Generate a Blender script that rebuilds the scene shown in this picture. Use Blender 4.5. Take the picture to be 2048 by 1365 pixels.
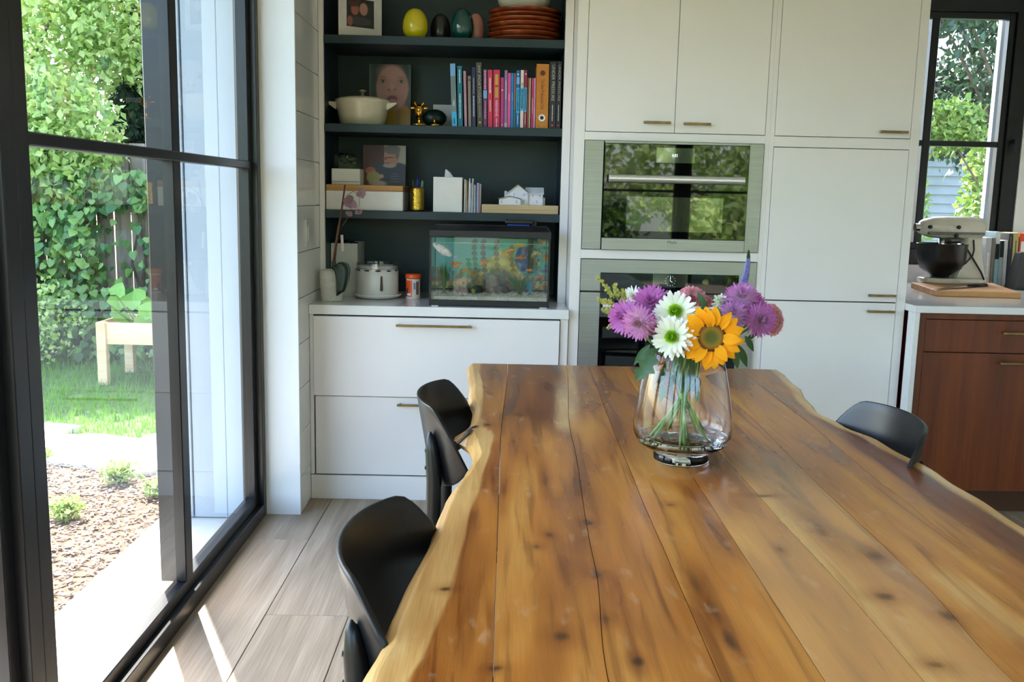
import bpy, bmesh, math, random
from mathutils import Vector, Matrix, Euler
R = random.Random(7)
for o in list(bpy.data.objects): bpy.data.objects.remove(o)
sc = bpy.context.scene
COL = sc.collection
# ------------------------------------------------------------------ camera
CF, CP, CR, CW, CH = 1878.86, .153, .0224, .0094, 1.3449
cw, sw, cp, sp, cr, sr = math.cos(CW), math.sin(CW), math.cos(CP), math.sin(CP), math.cos(CR), math.sin(CR)
R0 = Vector((cw, -sw, 0)); U0 = Vector((sw*sp, cw*sp, cp)); F0 = Vector((sw*cp, cw*cp, -sp))
RX = R0*cr + U0*sr; UX = U0*cr - R0*sr
CAM = Vector((0, 0, CH))
cam = bpy.data.cameras.new('camera'); camo = bpy.data.objects.new('camera', cam); COL.objects.link(camo)
cam.sensor_fit = 'HORIZONTAL'; cam.sensor_width = 36; cam.lens = CF/2048*36; cam.clip_start = .05; cam.clip_end = 200
m = Matrix(((RX.x, UX.x, -F0.x, 0), (RX.y, UX.y, -F0.y, 0), (RX.z, UX.z, -F0.z, CH), (0, 0, 0, 1)))
camo.matrix_world = m
sc.camera = camo
def at(u, v, axis, val):
    """photo pixel -> point on the plane axis=val"""
    d = RX*((u-1024)/CF) - UX*((v-682.5)/CF) + F0
    t = (val - CAM[axis])/d[axis]
    return CAM + d*t
def P(u, v, Y):
    p = at(u, v, 1, Y); return p.x, p.z
# ------------------------------------------------------------------ light
SUN_EL = math.radians(52); SUN_AZ = Vector((-.44, .898, 0)).normalized()
world = bpy.data.worlds.new('sky'); sc.world = world; world.use_nodes = True
wt = world.node_tree; wt.nodes.clear()
sky = wt.nodes.new('ShaderNodeTexSky'); sky.sky_type = 'NISHITA'; sky.sun_disc = False
sky.sun_elevation = SUN_EL; sky.sun_rotation = math.atan2(SUN_AZ.x, SUN_AZ.y); sky.altitude = 50; sky.dust_density = 2.2; sky.ozone_density = .9
bg = wt.nodes.new('ShaderNodeBackground'); bg.inputs['Strength'].default_value = .62
hs = wt.nodes.new('ShaderNodeHueSaturation'); hs.inputs['Saturation'].default_value = 1.02
wo = wt.nodes.new('ShaderNodeOutputWorld')
wt.links.new(sky.outputs[0], hs.inputs['Color']); wt.links.new(hs.outputs[0], bg.inputs[0]); wt.links.new(bg.outputs[0], wo.inputs[0])
sd = bpy.data.lights.new('sun', 'SUN'); sd.energy = 9.5; sd.angle = .009; sd.color = (1, .955, .91)
so = bpy.data.objects.new('sun', sd); COL.objects.link(so)
so.rotation_euler = (SUN_AZ*math.cos(SUN_EL) + Vector((0, 0, math.sin(SUN_EL)))).to_track_quat('Z', 'Y').to_euler()
so.location = (-4, 8, 10)
def portal(name, loc, rot, sx, sy):
    l = bpy.data.lights.new(name, 'AREA'); l.shape = 'RECTANGLE'; l.size = sx; l.size_y = sy
    l.cycles.is_portal = True
    o = bpy.data.objects.new(name, l); COL.objects.link(o); o.location = loc; o.rotation_euler = rot
portal('portal_door', (-1.12, 1.2, 1.25), (0, -math.pi/2, 0), 2.4, 5.2)      # glass door: guides sky sampling, gives no light
portal('portal_rear', (1.2, -2.88, 1.25), (math.pi/2, 0, 0), 4.2, 2.3)
portal('portal_kitchen', (3.0, 5.32, 1.65), (-math.pi/2, 0, 0), 1.6, 1.4)
sc.view_settings.view_transform = 'Standard'; sc.view_settings.look = 'None'
sc.view_settings.exposure = 1.84; sc.view_settings.gamma = 1.0; sc.view_settings.use_curve_mapping = False
sc.cycles.use_denoising = True
sc.cycles.max_bounces = 14; sc.cycles.transparent_max_bounces = 24; sc.cycles.transmission_bounces = 12; sc.cycles.diffuse_bounces = 6
sc.cycles.sample_clamp_indirect = 3; sc.cycles.blur_glossy = .6; sc.cycles.caustics_reflective = False
sc.cycles.denoising_prefilter = 'ACCURATE'; sc.cycles.denoising_input_passes = 'RGB_ALBEDO_NORMAL'
# ------------------------------------------------------------------ helpers
def tag(o, label=None, cat=None, group=None, kind=None):
    if label: o['label'] = label
    if cat: o['category'] = cat
    if group: o['group'] = group
    if kind: o['kind'] = kind
    return o
def empty(name, loc, label=None, cat=None, group=None, kind=None, rz=0):
    o = bpy.data.objects.new(name, None); COL.objects.link(o); o.location = loc; o.rotation_euler = (0, 0, rz)
    o.empty_display_size = .05
    return tag(o, label, cat, group, kind)
def wloc(o):
    v = Vector((0, 0, 0))
    while o is not None: v = v + Vector(o.location); o = o.parent
    return v
class MB:
    def __init__(s): s.v = []; s.f = []
    def add(s, vs, fs):
        b = len(s.v); s.v += [tuple(q) for q in vs]; s.f += [tuple(b+i for i in f) for f in fs]; return s
    def box(s, x0, x1, y0, y1, z0, z1):
        return s.add([(x, y, z) for z in (z0, z1) for y in (y0, y1) for x in (x0, x1)],
                     [(0, 2, 3, 1), (4, 5, 7, 6), (0, 1, 5, 4), (2, 6, 7, 3), (0, 4, 6, 2), (1, 3, 7, 5)])
    def mbox(s, M_, sx, sy, sz):
        vs = [M_ @ Vector((x*sx/2, y*sy/2, z*sz/2)) for z in (-1, 1) for y in (-1, 1) for x in (-1, 1)]
        return s.add(vs, [(0, 2, 3, 1), (4, 5, 7, 6), (0, 1, 5, 4), (2, 6, 7, 3), (0, 4, 6, 2), (1, 3, 7, 5)])
    def prism(s, poly, f0, f1):
        """poly: list of 2d; f0,f1: functions 2d->3d for both ends"""
        n = len(poly)
        vs = [f0(*q) for q in poly] + [f1(*q) for q in poly]
        fs = [tuple(range(n))[::-1], tuple(range(n, 2*n))] + [(i, (i+1) % n, n+(i+1) % n, n+i) for i in range(n)]
        return s.add(vs, fs)
    def py(s, poly, y0, y1): return s.prism(poly, lambda x, z: (x, y0, z), lambda x, z: (x, y1, z))
    def pz(s, poly, z0, z1): return s.prism(poly, lambda x, y: (x, y, z0), lambda x, y: (x, y, z1))
    def px(s, poly, x0, x1): return s.prism(poly, lambda y, z: (x0, y, z), lambda y, z: (x1, y, z))
    def lathe(s, prof, c=(0, 0, 0), n=28, M_=None, sx=1, sy=1):
        """profile of (r,z); ends with r~0 are closed"""
        M_ = M_ or Matrix.Identity(3)
        rows = []; vs = []
        for r, z in prof:
            if abs(r) < 1e-6: rows.append([len(vs)]); vs.append(M_ @ Vector((0, 0, z)))
            else:
                rows.append(list(range(len(vs), len(vs)+n)))
                for k in range(n):
                    a = 2*math.pi*k/n; vs.append(M_ @ Vector((r*math.cos(a)*sx, r*math.sin(a)*sy, z)))
        fs = []
        for a, b in zip(rows, rows[1:]):
            for k in range(n):
                k2 = (k+1) % n
                if len(a) == 1 and len(b) == 1: break
                if len(a) == 1: fs.append((a[0], b[k2], b[k]))
                elif len(b) == 1: fs.append((a[k], a[k2], b[0]))
                else: fs.append((a[k], a[k2], b[k2], b[k]))
        c = Vector(c)
        return s.add([v+c for v in vs], fs)
    def ball(s, c, rx, ry=None, rz=None, n=16, m_=9):
        ry = ry or rx; rz = rz or rx
        prof = [(math.sin(math.pi*i/m_), -math.cos(math.pi*i/m_)) for i in range(m_+1)]
        prof[0] = (0, -1); prof[-1] = (0, 1)
        M_ = Matrix(((rx, 0, 0), (0, ry, 0), (0, 0, rz)))
        return s.lathe(prof, c, n, M_)
    def tube(s, pts, r, n=8, caps=True):
        pts = [Vector(p) for p in pts]; m_ = len(pts)
        rs = r if isinstance(r, (list, tuple)) else [r]*m_
        vs = []; up = None
        for i, p in enumerate(pts):
            d = (pts[min(i+1, m_-1)] - pts[max(i-1, 0)]).normalized()
            if up is None: up = d.orthogonal().normalized()
            up = (up - d*up.dot(d)); up = up.normalized() if up.length > 1e-6 else d.orthogonal().normalized()
            w = d.cross(up)
            for k in range(n):
                a = 2*math.pi*k/n; vs.append(p + (up*math.cos(a) + w*math.sin(a))*rs[i])
        fs = [(i*n+k, i*n+(k+1) % n, (i+1)*n+(k+1) % n, (i+1)*n+k) for i in range(m_-1) for k in range(n)]
        if caps: fs += [tuple(range(n))[::-1], tuple(range((m_-1)*n, m_*n))]
        return s.add(vs, fs)
    def grid(s, fn, nu, nv):
        vs = [fn(i/nu, j/nv) for j in range(nv+1) for i in range(nu+1)]
        w = nu+1
        return s.add(vs, [(j*w+i, j*w+i+1, (j+1)*w+i+1, (j+1)*w+i) for j in range(nv) for i in range(nu)])
    def mesh(s, name, mat=None, smooth=False, off=(0, 0, 0)):
        me = bpy.data.meshes.new(name); ox, oy, oz = off
        me.from_pydata([(x-ox, y-oy, z-oz) for x, y, z in s.v], [], s.f)
        if mat: me.materials.append(mat)
        if smooth: me.shade_smooth()
        me.update(); return me
    def build(s, name, mat, parent=None, smooth=False, bevel=0, seg=2, local=False, solid=0, sub=0, fixn=False, ang=None, **tags):
        off = Vector((0, 0, 0))
        if parent is not None and not local: off = wloc(parent)
        loc = Vector((0, 0, 0))
        if parent is None:     # own origin at the base centre
            xs = [q[0] for q in s.v]; ys = [q[1] for q in s.v]; zs = [q[2] for q in s.v]
            loc = Vector(((min(xs)+max(xs))/2, (min(ys)+max(ys))/2, min(zs))); off = loc
        me = s.mesh(name, mat, smooth, off)
        if fixn:
            bm = bmesh.new(); bm.from_mesh(me); bmesh.ops.recalc_face_normals(bm, faces=bm.faces); bm.to_mesh(me); bm.free()
        o = bpy.data.objects.new(name, me); COL.objects.link(o); o.location = loc
        if parent is not None: o.parent = parent
        if solid:
            q = o.modifiers.new('solid', 'SOLIDIFY'); q.thickness = solid; q.offset = 0
        if bevel:
            q = o.modifiers.new('bevel', 'BEVEL'); q.width = bevel; q.segments = seg; q.limit_method = 'ANGLE'; q.angle_limit = math.radians(40)
            if not smooth: q.harden_normals = False
        if sub:
            q = o.modifiers.new('sub', 'SUBSURF'); q.levels = sub; q.render_levels = sub
        return tag(o, **tags)
def inst(name, me, parent, loc=(0, 0, 0), rot=(0, 0, 0), scale=(1, 1, 1), mat=None, **tags):
    o = bpy.data.objects.new(name, me); COL.objects.link(o); o.parent = parent
    if mat is not None: o.matrix_basis = mat
    else: o.location = loc; o.rotation_euler = rot; o.scale = scale
    return tag(o, **tags)
def text(name, s, size, mat, parent, M_, depth=.0003, align='CENTER', xs=1.0):
    """lettering mesh: text in local XY plane, placed by matrix M_ (world minus parent location)"""
    cu = bpy.data.curves.new('t', 'FONT'); cu.body = s; cu.size = size; cu.align_x = align; cu.align_y = 'CENTER'; cu.extrude = depth; cu.resolution_u = 2
    to = bpy.data.objects.new('t', cu); COL.objects.link(to)
    dg = bpy.context.evaluated_depsgraph_get(); me = bpy.data.meshes.new_from_object(to.evaluated_get(dg))
    bpy.data.objects.remove(to); bpy.data.curves.remove(cu)
    me.materials.clear(); me.materials.append(mat)
    off = Matrix.Translation(-wloc(parent)) if parent else Matrix.Identity(4)
    me.transform(off @ M_ @ Matrix.Diagonal((xs, 1, 1, 1)))
    o = bpy.data.objects.new(name, me); COL.objects.link(o); o.parent = parent
    return o
FRONT = Matrix(((1, 0, 0, 0), (0, 0, -1, 0), (0, 1, 0, 0), (0, 0, 0, 1)))   # XY plane -> facing -Y
# ------------------------------------------------------------------ materials
def srgb(r, g, b):
    f = lambda c: (c/255/12.92 if c/255 <= .04045 else ((c/255+.055)/1.055)**2.4)
    return (f(r), f(g), f(b), 1)
MATS = {}
def nt(name):
    mt = bpy.data.materials.new(name); mt.use_nodes = True; t = mt.node_tree; t.nodes.clear()
    out = t.nodes.new('ShaderNodeOutputMaterial'); return mt, t, out
def N(t, kind, **kw):
    n = t.nodes.new('ShaderNode'+kind)
    for k, v in kw.items():
        if k in n.inputs.keys(): n.inputs[k].default_value = v
        else: setattr(n, k, v)
    return n
def mixc(t, a, b, fac, mode='MIX'):
    n = t.nodes.new('ShaderNodeMix'); n.data_type = 'RGBA'; n.blend_type = mode
    for s_, val in ((6, a), (7, b), (0, fac)):
        if isinstance(val, bpy.types.NodeSocket): t.links.new(val, n.inputs[s_])
        else: n.inputs[s_].default_value = val
    return n.outputs[2]
def ramp(t, fac, stops):
    n = t.nodes.new('ShaderNodeValToRGB'); cr_ = n.color_ramp
    while len(cr_.elements) < len(stops): cr_.elements.new(.5)
    for e, (p_, c_) in zip(cr_.elements, stops): e.position = p_; e.color = c_
    t.links.new(fac, n.inputs[0]); return n.outputs[0]
def coords(t, scale=(1, 1, 1), kind='Object', rot=(0, 0, 0)):
    c = t.nodes.new('ShaderNodeTexCoord'); mp = t.nodes.new('ShaderNodeMapping')
    mp.inputs['Scale'].default_value = scale; mp.inputs['Rotation'].default_value = rot
    t.links.new(c.outputs[kind], mp.inputs[0]); return mp.outputs[0]
def M(name, col, rough=.5, metal=0, var=.06, scale=18, bump=0, bscale=60, coat=0, trans=0, ior=1.45, spec=.5, emit=0, stretch=(1, 1, 1), aniso=0):
    if name in MATS: return MATS[name]
    mt, t, out = nt(name); b = N(t, 'BsdfPrincipled'); t.links.new(b.outputs[0], out.inputs[0])
    b.inputs['Roughness'].default_value = rough; b.inputs['Metallic'].default_value = metal
    b.inputs['Coat Weight'].default_value = coat; b.inputs['Transmission Weight'].default_value = trans; b.inputs['IOR'].default_value = ior
    b.inputs['Specular IOR Level'].default_value = spec; b.inputs['Coat Roughness'].default_value = .08
    if aniso: b.inputs['Anisotropic'].default_value = aniso
    co = coords(t, tuple(scale*q for q in stretch))
    nz = N(t, 'TexNoise', Scale=1.0, Detail=4.0); t.links.new(co, nz.inputs['Vector'])
    dk = tuple(c*(1-var*2) for c in col[:3])+(1,); lt = tuple(min(1, c*(1+var)) for c in col[:3])+(1,)
    c_ = ramp(t, nz.outputs['Fac'], [(.3, dk), (.7, lt)])
    t.links.new(c_, b.inputs['Base Color'])
    if emit:
        b.inputs['Emission Color'].default_value = col; b.inputs['Emission Strength'].default_value = emit
    if bump:
        n2 = N(t, 'TexNoise', Scale=bscale, Detail=3.0); t.links.new(coords(t, stretch), n2.inputs['Vector'])
        bp = N(t, 'Bump', Strength=bump, Distance=.002); t.links.new(n2.outputs['Fac'], bp.inputs['Height']); t.links.new(bp.outputs[0], b.inputs['Normal'])
    MATS[name] = mt; return mt
def wood(name, cols, scale=1, grain='y', rough=.45, bump=.15, per=.0, coat=0):
    """cols dark->light. grain runs along the given axis"""
    if name in MATS: return MATS[name]
    mt, t, out = nt(name); b = N(t, 'BsdfPrincipled', Roughness=rough); t.links.new(b.outputs[0], out.inputs[0]); b.inputs['Coat Weight'].default_value = coat
    s1 = {'x': (.9, 14, 14), 'y': (14, .9, 14), 'z': (14, 14, .9)}[grain]
    s2 = {'x': (3, 160, 160), 'y': (160, 3, 160), 'z': (160, 160, 3)}[grain]
    c = t.nodes.new('ShaderNodeTexCoord'); oi = N(t, 'ObjectInfo')
    ad = N(t, 'VectorMath', operation='ADD'); ml = N(t, 'VectorMath', operation='SCALE'); ml.inputs['Scale'].default_value = 37.0
    cmb = N(t, 'CombineXYZ')
    for i in range(3): t.links.new(oi.outputs['Random'], cmb.inputs[i])
    t.links.new(cmb.outputs[0], ml.inputs[0]); t.links.new(c.outputs['Object'], ad.inputs[0]); t.links.new(ml.outputs[0], ad.inputs[1])
    def mp(s_):
        q = t.nodes.new('ShaderNodeMapping'); q.inputs['Scale'].default_value = tuple(v*scale for v in s_); t.links.new(ad.outputs[0], q.inputs[0]); return q.outputs[0]
    n1 = N(t, 'TexNoise', Scale=1.0, Detail=6.0, Distortion=.6); t.links.new(mp(s1), n1.inputs['Vector'])
    n2 = N(t, 'TexNoise', Scale=1.0, Detail=3.0); t.links.new(mp(s2), n2.inputs['Vector'])
    k = len(cols)
    c1 = ramp(t, n1.outputs['Fac'], [(.25+.5*i/(k-1), cols[i]) for i in range(k)])
    c2 = ramp(t, n2.outputs['Fac'], [(.35, (.72, .68, .64, 1)), (.6, (1, 1, 1, 1))])
    c3 = mixc(t, c1, c2, .7, 'MULTIPLY')
    if per:
        rr = ramp(t, oi.outputs['Random'], [(0, (1-per, 1-per, 1-per*.9, 1)), (1, (1+per*.4, 1+per*.35, 1+per*.3, 1))])
        c3 = mixc(t, c3, rr, 1.0, 'MULTIPLY')
    t.links.new(c3, b.inputs['Base Color'])
    bp = N(t, 'Bump', Strength=bump, Distance=.0015); t.links.new(n2.outputs['Fac'], bp.inputs['Height']); t.links.new(bp.outputs[0], b.inputs['Normal'])
    MATS[name] = mt; return mt
def pane_mat(name='pane_glass', gain=1.5, tint=(.97, .985, .98, 1)):
    if name in MATS: return MATS[name]
    mt, t, out = nt(name)
    tr = N(t, 'BsdfTransparent', Color=tint); gl = N(t, 'BsdfGlossy', Roughness=0.0, Color=(1, 1, 1, 1))
    fr = N(t, 'Fresnel', IOR=1.5); ge = N(t, 'NewGeometry'); inv = N(t, 'Math', operation='SUBTRACT'); inv.inputs[0].default_value = 1
    t.links.new(ge.outputs['Backfacing'], inv.inputs[1])
    mu = N(t, 'Math', operation='MULTIPLY'); t.links.new(fr.outputs[0], mu.inputs[0]); t.links.new(inv.outputs[0], mu.inputs[1])
    m2 = N(t, 'Math', operation='MULTIPLY', use_clamp=True); m2.inputs[1].default_value = gain; t.links.new(mu.outputs[0], m2.inputs[0])
    mx = N(t, 'MixShader'); t.links.new(m2.outputs[0], mx.inputs[0]); t.links.new(tr.outputs[0], mx.inputs[1]); t.links.new(gl.outputs[0], mx.inputs[2])
    t.links.new(mx.outputs[0], out.inputs[0]); MATS[name] = mt; return mt
def leaf_mat(name, cols, rough=.4, trans=.45):
    """thin leaves or petals: colour varies from piece to piece, light shines through"""
    if name in MATS: return MATS[name]
    mt, t, out = nt(name); ge = N(t, 'NewGeometry'); k = len(cols)
    c = ramp(t, ge.outputs['Random Per Island'], [(i/(max(1, k-1)), cols[i]) for i in range(k)]) if k > 1 else None
    b = N(t, 'BsdfPrincipled', Roughness=rough); tl = N(t, 'BsdfTranslucent'); mx = N(t, 'MixShader'); mx.inputs[0].default_value = trans
    if c is None:
        q = N(t, 'RGB'); q.outputs[0].default_value = cols[0]; c = q.outputs[0]
    t.links.new(c, b.inputs['Base Color']); t.links.new(c, tl.inputs['Color'])
    t.links.new(b.outputs[0], mx.inputs[1]); t.links.new(tl.outputs[0], mx.inputs[2]); t.links.new(mx.outputs[0], out.inputs[0])
    MATS[name] = mt; return mt
def attr_mat(name, rough=.5, trans=0, layer='Col'):
    if name in MATS: return MATS[name]
    mt, t, out = nt(name); a = N(t, 'VertexColor', layer_name=layer)
    b = N(t, 'BsdfPrincipled', Roughness=rough); t.links.new(a.outputs[0], b.inputs['Base Color'])
    if trans:
        tl = N(t, 'BsdfTranslucent'); mx = N(t, 'MixShader'); mx.inputs[0].default_value = trans; t.links.new(a.outputs[0], tl.inputs['Color'])
        t.links.new(b.outputs[0], mx.inputs[1]); t.links.new(tl.outputs[0], mx.inputs[2]); t.links.new(mx.outputs[0], out.inputs[0])
    else: t.links.new(b.outputs[0], out.inputs[0])
    MATS[name] = mt; return mt
def paint(o, fn):
    """point colours for flat prints and petals: fn(x,y,z)->linear rgba"""
    me = o.data; ca = me.color_attributes.new('Col', 'FLOAT_COLOR', 'POINT')
    for i, v in enumerate(me.vertices): ca.data[i].color = fn(*v.co)
WHITE = M('white_cabinet_paint', srgb(228, 222, 219), rough=.32, var=.012, scale=3)
WALLW = M('white_wall_paint', srgb(232, 232, 231), rough=.42, var=.012, scale=3, bump=.03, bscale=200)
SHIP = M('white_gloss_shiplap', srgb(224, 223, 219), rough=.16, var=.015, scale=3)
BLACKF = M('black_metal_frame', srgb(22, 22, 25), rough=.32, var=.1, scale=30)
BRASS = M('aged_brass', srgb(136, 112, 74), rough=.34, metal=.85, var=.15, scale=40)
STEEL = M('brushed_steel', srgb(152, 150, 149), rough=.36, metal=1, var=.05, scale=4, stretch=(1, 40, 40))
OVENG = M('black_oven_glass', srgb(5, 6, 6), rough=.02, var=.05, spec=.5)
TEAL = M('dark_teal_paint', srgb(26, 46, 52), rough=.45, var=.06, scale=4)
GAP = M('dark_gap', srgb(28, 27, 25), rough=.8)
PANE = pane_mat()
# ================================================================== SETTING
D = 4.0233; YC = 3.814; XR = -.8376; SY = 4.265; ZT = 2.75
OAK = wood('pale_oak_floor', [srgb(132, 116, 96), srgb(160, 143, 120), srgb(176, 161, 140)], scale=1.3, grain='y', rough=.5, bump=.35, per=.10)
fl = MB().box(-1.03, 4.25, -2.95, 5.3, -.12, -.02).build('floor', M('subfloor', srgb(70, 55, 40), rough=.8), kind='structure')
pw = .267; x = -.745-pw
while x < 4.2:
    cuts = [-2.9]; y = -2.9 + R.uniform(.4, 1.6)
    if abs(x+.745) < .01: y = -1.35
    while y < 5.2: cuts.append(y); y += R.uniform(1.7, 2.3) if abs(x+.745) > .01 else 2.1
    cuts.append(5.28)
    for a, b in zip(cuts, cuts[1:]):
        MB().box(max(x, -1.0)+.0011, min(x+pw, 4.2)-.0011, a+.001, b-.001, -.02, 0).build('floor_plank', OAK, fl, bevel=.0012, seg=1)
    x += pw
MB().box(-1.1, 4.3, -3.0, 5.4, ZT, ZT+.1).build('ceiling', WALLW, kind='structure')
# left wall: header over the doors, piers
w = MB(); w.box(-1.1, -.995, -3.0, 3.9, 2.47, ZT); w.box(-1.1, -.995, -3.0, -2.3, -.1, 2.47)
w.build('wall_left', WALLW, kind='structure')
# corner pier beside the door, shiplap on its room side
pier = MB().box(-.995, XR-.012, YC+.001, 4.9, 0, ZT).box(-.995, XR, YC-.012, YC+.001, 0, ZT).build('wall_pier', WALLW, kind='structure')
z = .158
zs = [0]
while z < ZT: zs.append(z); z += .188
zs.append(ZT)
for a, b in zip(zs, zs[1:]):
    MB().box(XR-.012, XR, YC+.001, 4.9, a+.0015, b-.0015).build('shiplap_board', SHIP, pier, bevel=.0012, seg=1)
MB().box(4.2, 4.3, -3.0, 5.4, 0, ZT).build('wall_right', WALLW, kind='structure')
# kitchen back wall with its window opening
KY = 5.2; WX0, WX1, WZ0, WZ1 = 1.86, 2.80, 1.02, 2.46
w = MB().box(1.0, WX0, KY, KY+.14, 0, ZT).box(WX1, 4.2, KY, KY+.14, 0, ZT).box(WX0, WX1, KY, KY+.14, 0, WZ0).box(WX0, WX1, KY, KY+.14, WZ1, ZT)
w.build('wall_kitchen', WALLW, kind='structure')
MB().box(-.995, 1.2, 4.9, 5.0, 0, ZT).build('wall_back', WALLW, kind='structure')
# rear wall behind the camera: tall glazing
w = MB().box(-1.1, -.7, -3.0, -2.9, 0, ZT).box(3.4, 4.3, -3.0, -2.9, 0, ZT).box(-.7, 3.4, -3.0, -2.9, 2.4, ZT).box(-.7, 3.4, -3.0, -2.9, 0, .08)
w.build('wall_rear', WALLW, kind='structure')
# --- window_1 : black glazed door with divided panes (left)
def glazing(name, axis, c, a0, a1, z0, z1, uprights, bars, jamb=.055, bead=.04, depth=.085, bar=.032, pane=True, mdep=.6):
    """frame in plane axis=c ('x' or 'y'), opening a0..a1 x z0..z1"""
    def bx(m_, c0, c1, p0, p1, q0, q1):
        if axis == 'x': m_.box(c0, c1, p0, p1, q0, q1)
        else: m_.box(p0, p1, c0, c1, q0, q1)
    if axis == 'x': root = empty(name, (c, (a0+a1)/2, z0))
    else: root = empty(name, ((a0+a1)/2, c, z0))
    tag(root, kind='structure')
    h = depth/2
    for nm, p0, p1, q0, q1 in (('frame_jamb', a0, a0+jamb, z0, z1), ('frame_jamb', a1-jamb, a1, z0, z1), ('frame_sill', a0+jamb, a1-jamb, z0, z0+jamb), ('frame_head', a0+jamb, a1-jamb, z1-jamb, z1)):
        m_ = MB(); bx(m_, c-h, c+h, p0, p1, q0, q1); m_.build(nm, BLACKF, root, bevel=.002, seg=1)
    i0, i1, k0, k1 = a0+jamb, a1-jamb, z0+jamb, z1-jamb
    for nm, p0, p1, q0, q1 in (('sash_stile', i0, i0+bead, k0, k1), ('sash_stile', i1-bead, i1, k0, k1), ('sash_rail', i0+bead, i1-bead, k0, k0+bead), ('sash_rail', i0+bead, i1-bead, k1-bead, k1)):
        m_ = MB(); bx(m_, c-h*.62, c+h*.45, p0, p1, q0, q1); m_.build(nm, BLACKF, root, bevel=.003, seg=1)
    i0 += bead; i1 -= bead; k0 += bead; k1 -= bead
    for u in uprights:
        m_ = MB(); bx(m_, c-h*mdep, c+h*.5, u-bar, u+bar, k0, k1); m_.build('muntin', BLACKF, root, bevel=.003, seg=1)
    for q in bars:
        m_ = MB(); bx(m_, c-h*.55, c+h*.55, i0, i1, q-.0148, q+.0148); m_.build('muntin', BLACKF, root, bevel=.003, seg=1)
    if pane:
        us = [i0]+[v for u in uprights for v in (u-bar, u+bar)]+[i1]; qs = [k0]+[v for q in bars for v in (q-.0148, q+.0148)]+[k1]
        for j in range(0, len(us), 2):
            for i in range(0, len(qs), 2):
                m_ = MB(); bx(m_, c-.004, c+.004, us[j]-.003, us[j+1]+.003, qs[i]-.003, qs[i+1]+.003); m_.build('pane', PANE, root)
    return root
glazing('window_1', 'x', -1.022, 1.915, YC, 0, 2.47, [2.905], [1.4425], mdep=1.45)
w2 = glazing('window_2', 'x', -1.022, .10, 1.915, 0, 2.47, [1.0], [1.4425])
glazing('window_3', 'x', -1.022, -2.3, .10, 0, 2.47, [-1.1], [1.4425])
# --- window_4 : kitchen casement
MB().box(WX0-.02, WX1+.02, KY-.03, KY, WZ0-.03, WZ0).build('trim_1', WHITE, kind='structure')
kw = glazing('window_4', 'y', KY+.05, WX0, WX1, WZ0, WZ1, [2.287], [1.683], jamb=.085, bead=.035, bar=.022)
MB().tube([(2.752, KY+.005, 1.70), (2.752, KY-.03, 1.70)], .011).tube([(2.752, KY-.03, 1.70), (2.752, KY-.035, 1.64)], .008).build('latch', BLACKF, kw)
# --- rear glazing
for i, (a, b) in enumerate(((-.7, .66), (.66, 2.03), (2.03, 3.4))):
    glazing('window_%d' % (5+i), 'y', -2.95, a, b, .08, 2.4, [], [1.4425], jamb=.06)
# --- exterior of the house
EXTW = M('white_exterior_paint', srgb(172, 181, 190), rough=.5, var=.015, scale=2)
ext = MB().box(-1.425, -1.0, 3.905, 5.04, -.14, 3.4).build('wall_exterior', EXTW, kind='structure')
MB().box(-1.44, -1.315, 3.884, 3.905, -.05, 3.4).build('corner_board', EXTW, ext, bevel=.003, seg=1)
MB().box(-1.311, -1.17, 3.890, 3.905, -.05, 3.4).build('siding_board', EXTW, ext, bevel=.002, seg=1)
MB().box(-1.168, -1.0, 3.888, 3.905, -.05, 3.4).build('siding_board', EXTW, ext, bevel=.002, seg=1)
MB().box(-1.44, 1.2, 5.05, 9.0, -.14, 5.6).build('added_sun_block', EXTW, kind='structure')  # unseen mass, added to keep direct sun off the kitchen window and counter
MB().box(-1.45, -1.0, -3.2, 3.9, 2.6, 2.72).build('roof_eave', EXTW, kind='structure')
CONC = M('pale_concrete', srgb(206, 202, 192), rough=.8, var=.06, scale=9, bump=.2, bscale=120)
MB().box(-1.462, -1.04, -3.2, 3.9, -.2, -.055).build('patio', CONC, bevel=.004, kind='structure')
SOIL = M('soil', srgb(92, 70, 52), rough=.95, var=.2, scale=25, bump=.5, bscale=50)
MB().box(-2.9, -1.462, -3.2, 4.95, -.4, -.105).build('garden_bed', SOIL, kind='structure')
LAWN = M('lawn_soil', srgb(74, 96, 48), rough=.95, var=.25, scale=12)
MB().box(-12, -1.45, 4.95, 14, -.4, -.115).box(-12, -2.9, -3.2, 4.95, -.4, -.115).build('lawn', LAWN, kind='structure')
MB().box(-12, 12, -14, -3.0, -.4, -.115).build('rear_garden_ground', LAWN, kind='structure')
MB().box(-6, 8, -8.0, -3.0, -.2, -.06).build('added_bounce_patio', M('bounce_patio_brown', srgb(122, 108, 96), rough=.85, var=.1, scale=6), kind='structure')  # unseen slab, added so that ground light bounces warmer into the room
MB().box(-1.45, 12, 5.34, 14, -.4, -.115).build('side_garden_ground', LAWN, kind='structure')
# ================================================================== BUILT-INS
def pull(parent, xc, z, yface, length=.1, r=.0045):
    """slim square brass bar pull on two posts"""
    m_ = MB().box(xc-length/2, xc+length/2, yface-.030, yface-.020, z-.005, z+.005)
    for s_ in (-1, 1): m_.box(xc+s_*(length/2-.012)-.004, xc+s_*(length/2-.012)+.004, yface-.022, yface+.002, z-.004, z+.004)
    return m_.build('handle', BRASS, parent, bevel=.0012, seg=1)
def hand_px(parent, u0, u1, v, yface):
    a = at(u0, v, 1, yface-.025); b = at(u1, v, 1, yface-.025); return pull(parent, (a.x+b.x)/2, (a.z+b.z)/2, yface, abs(b.x-a.x))
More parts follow.
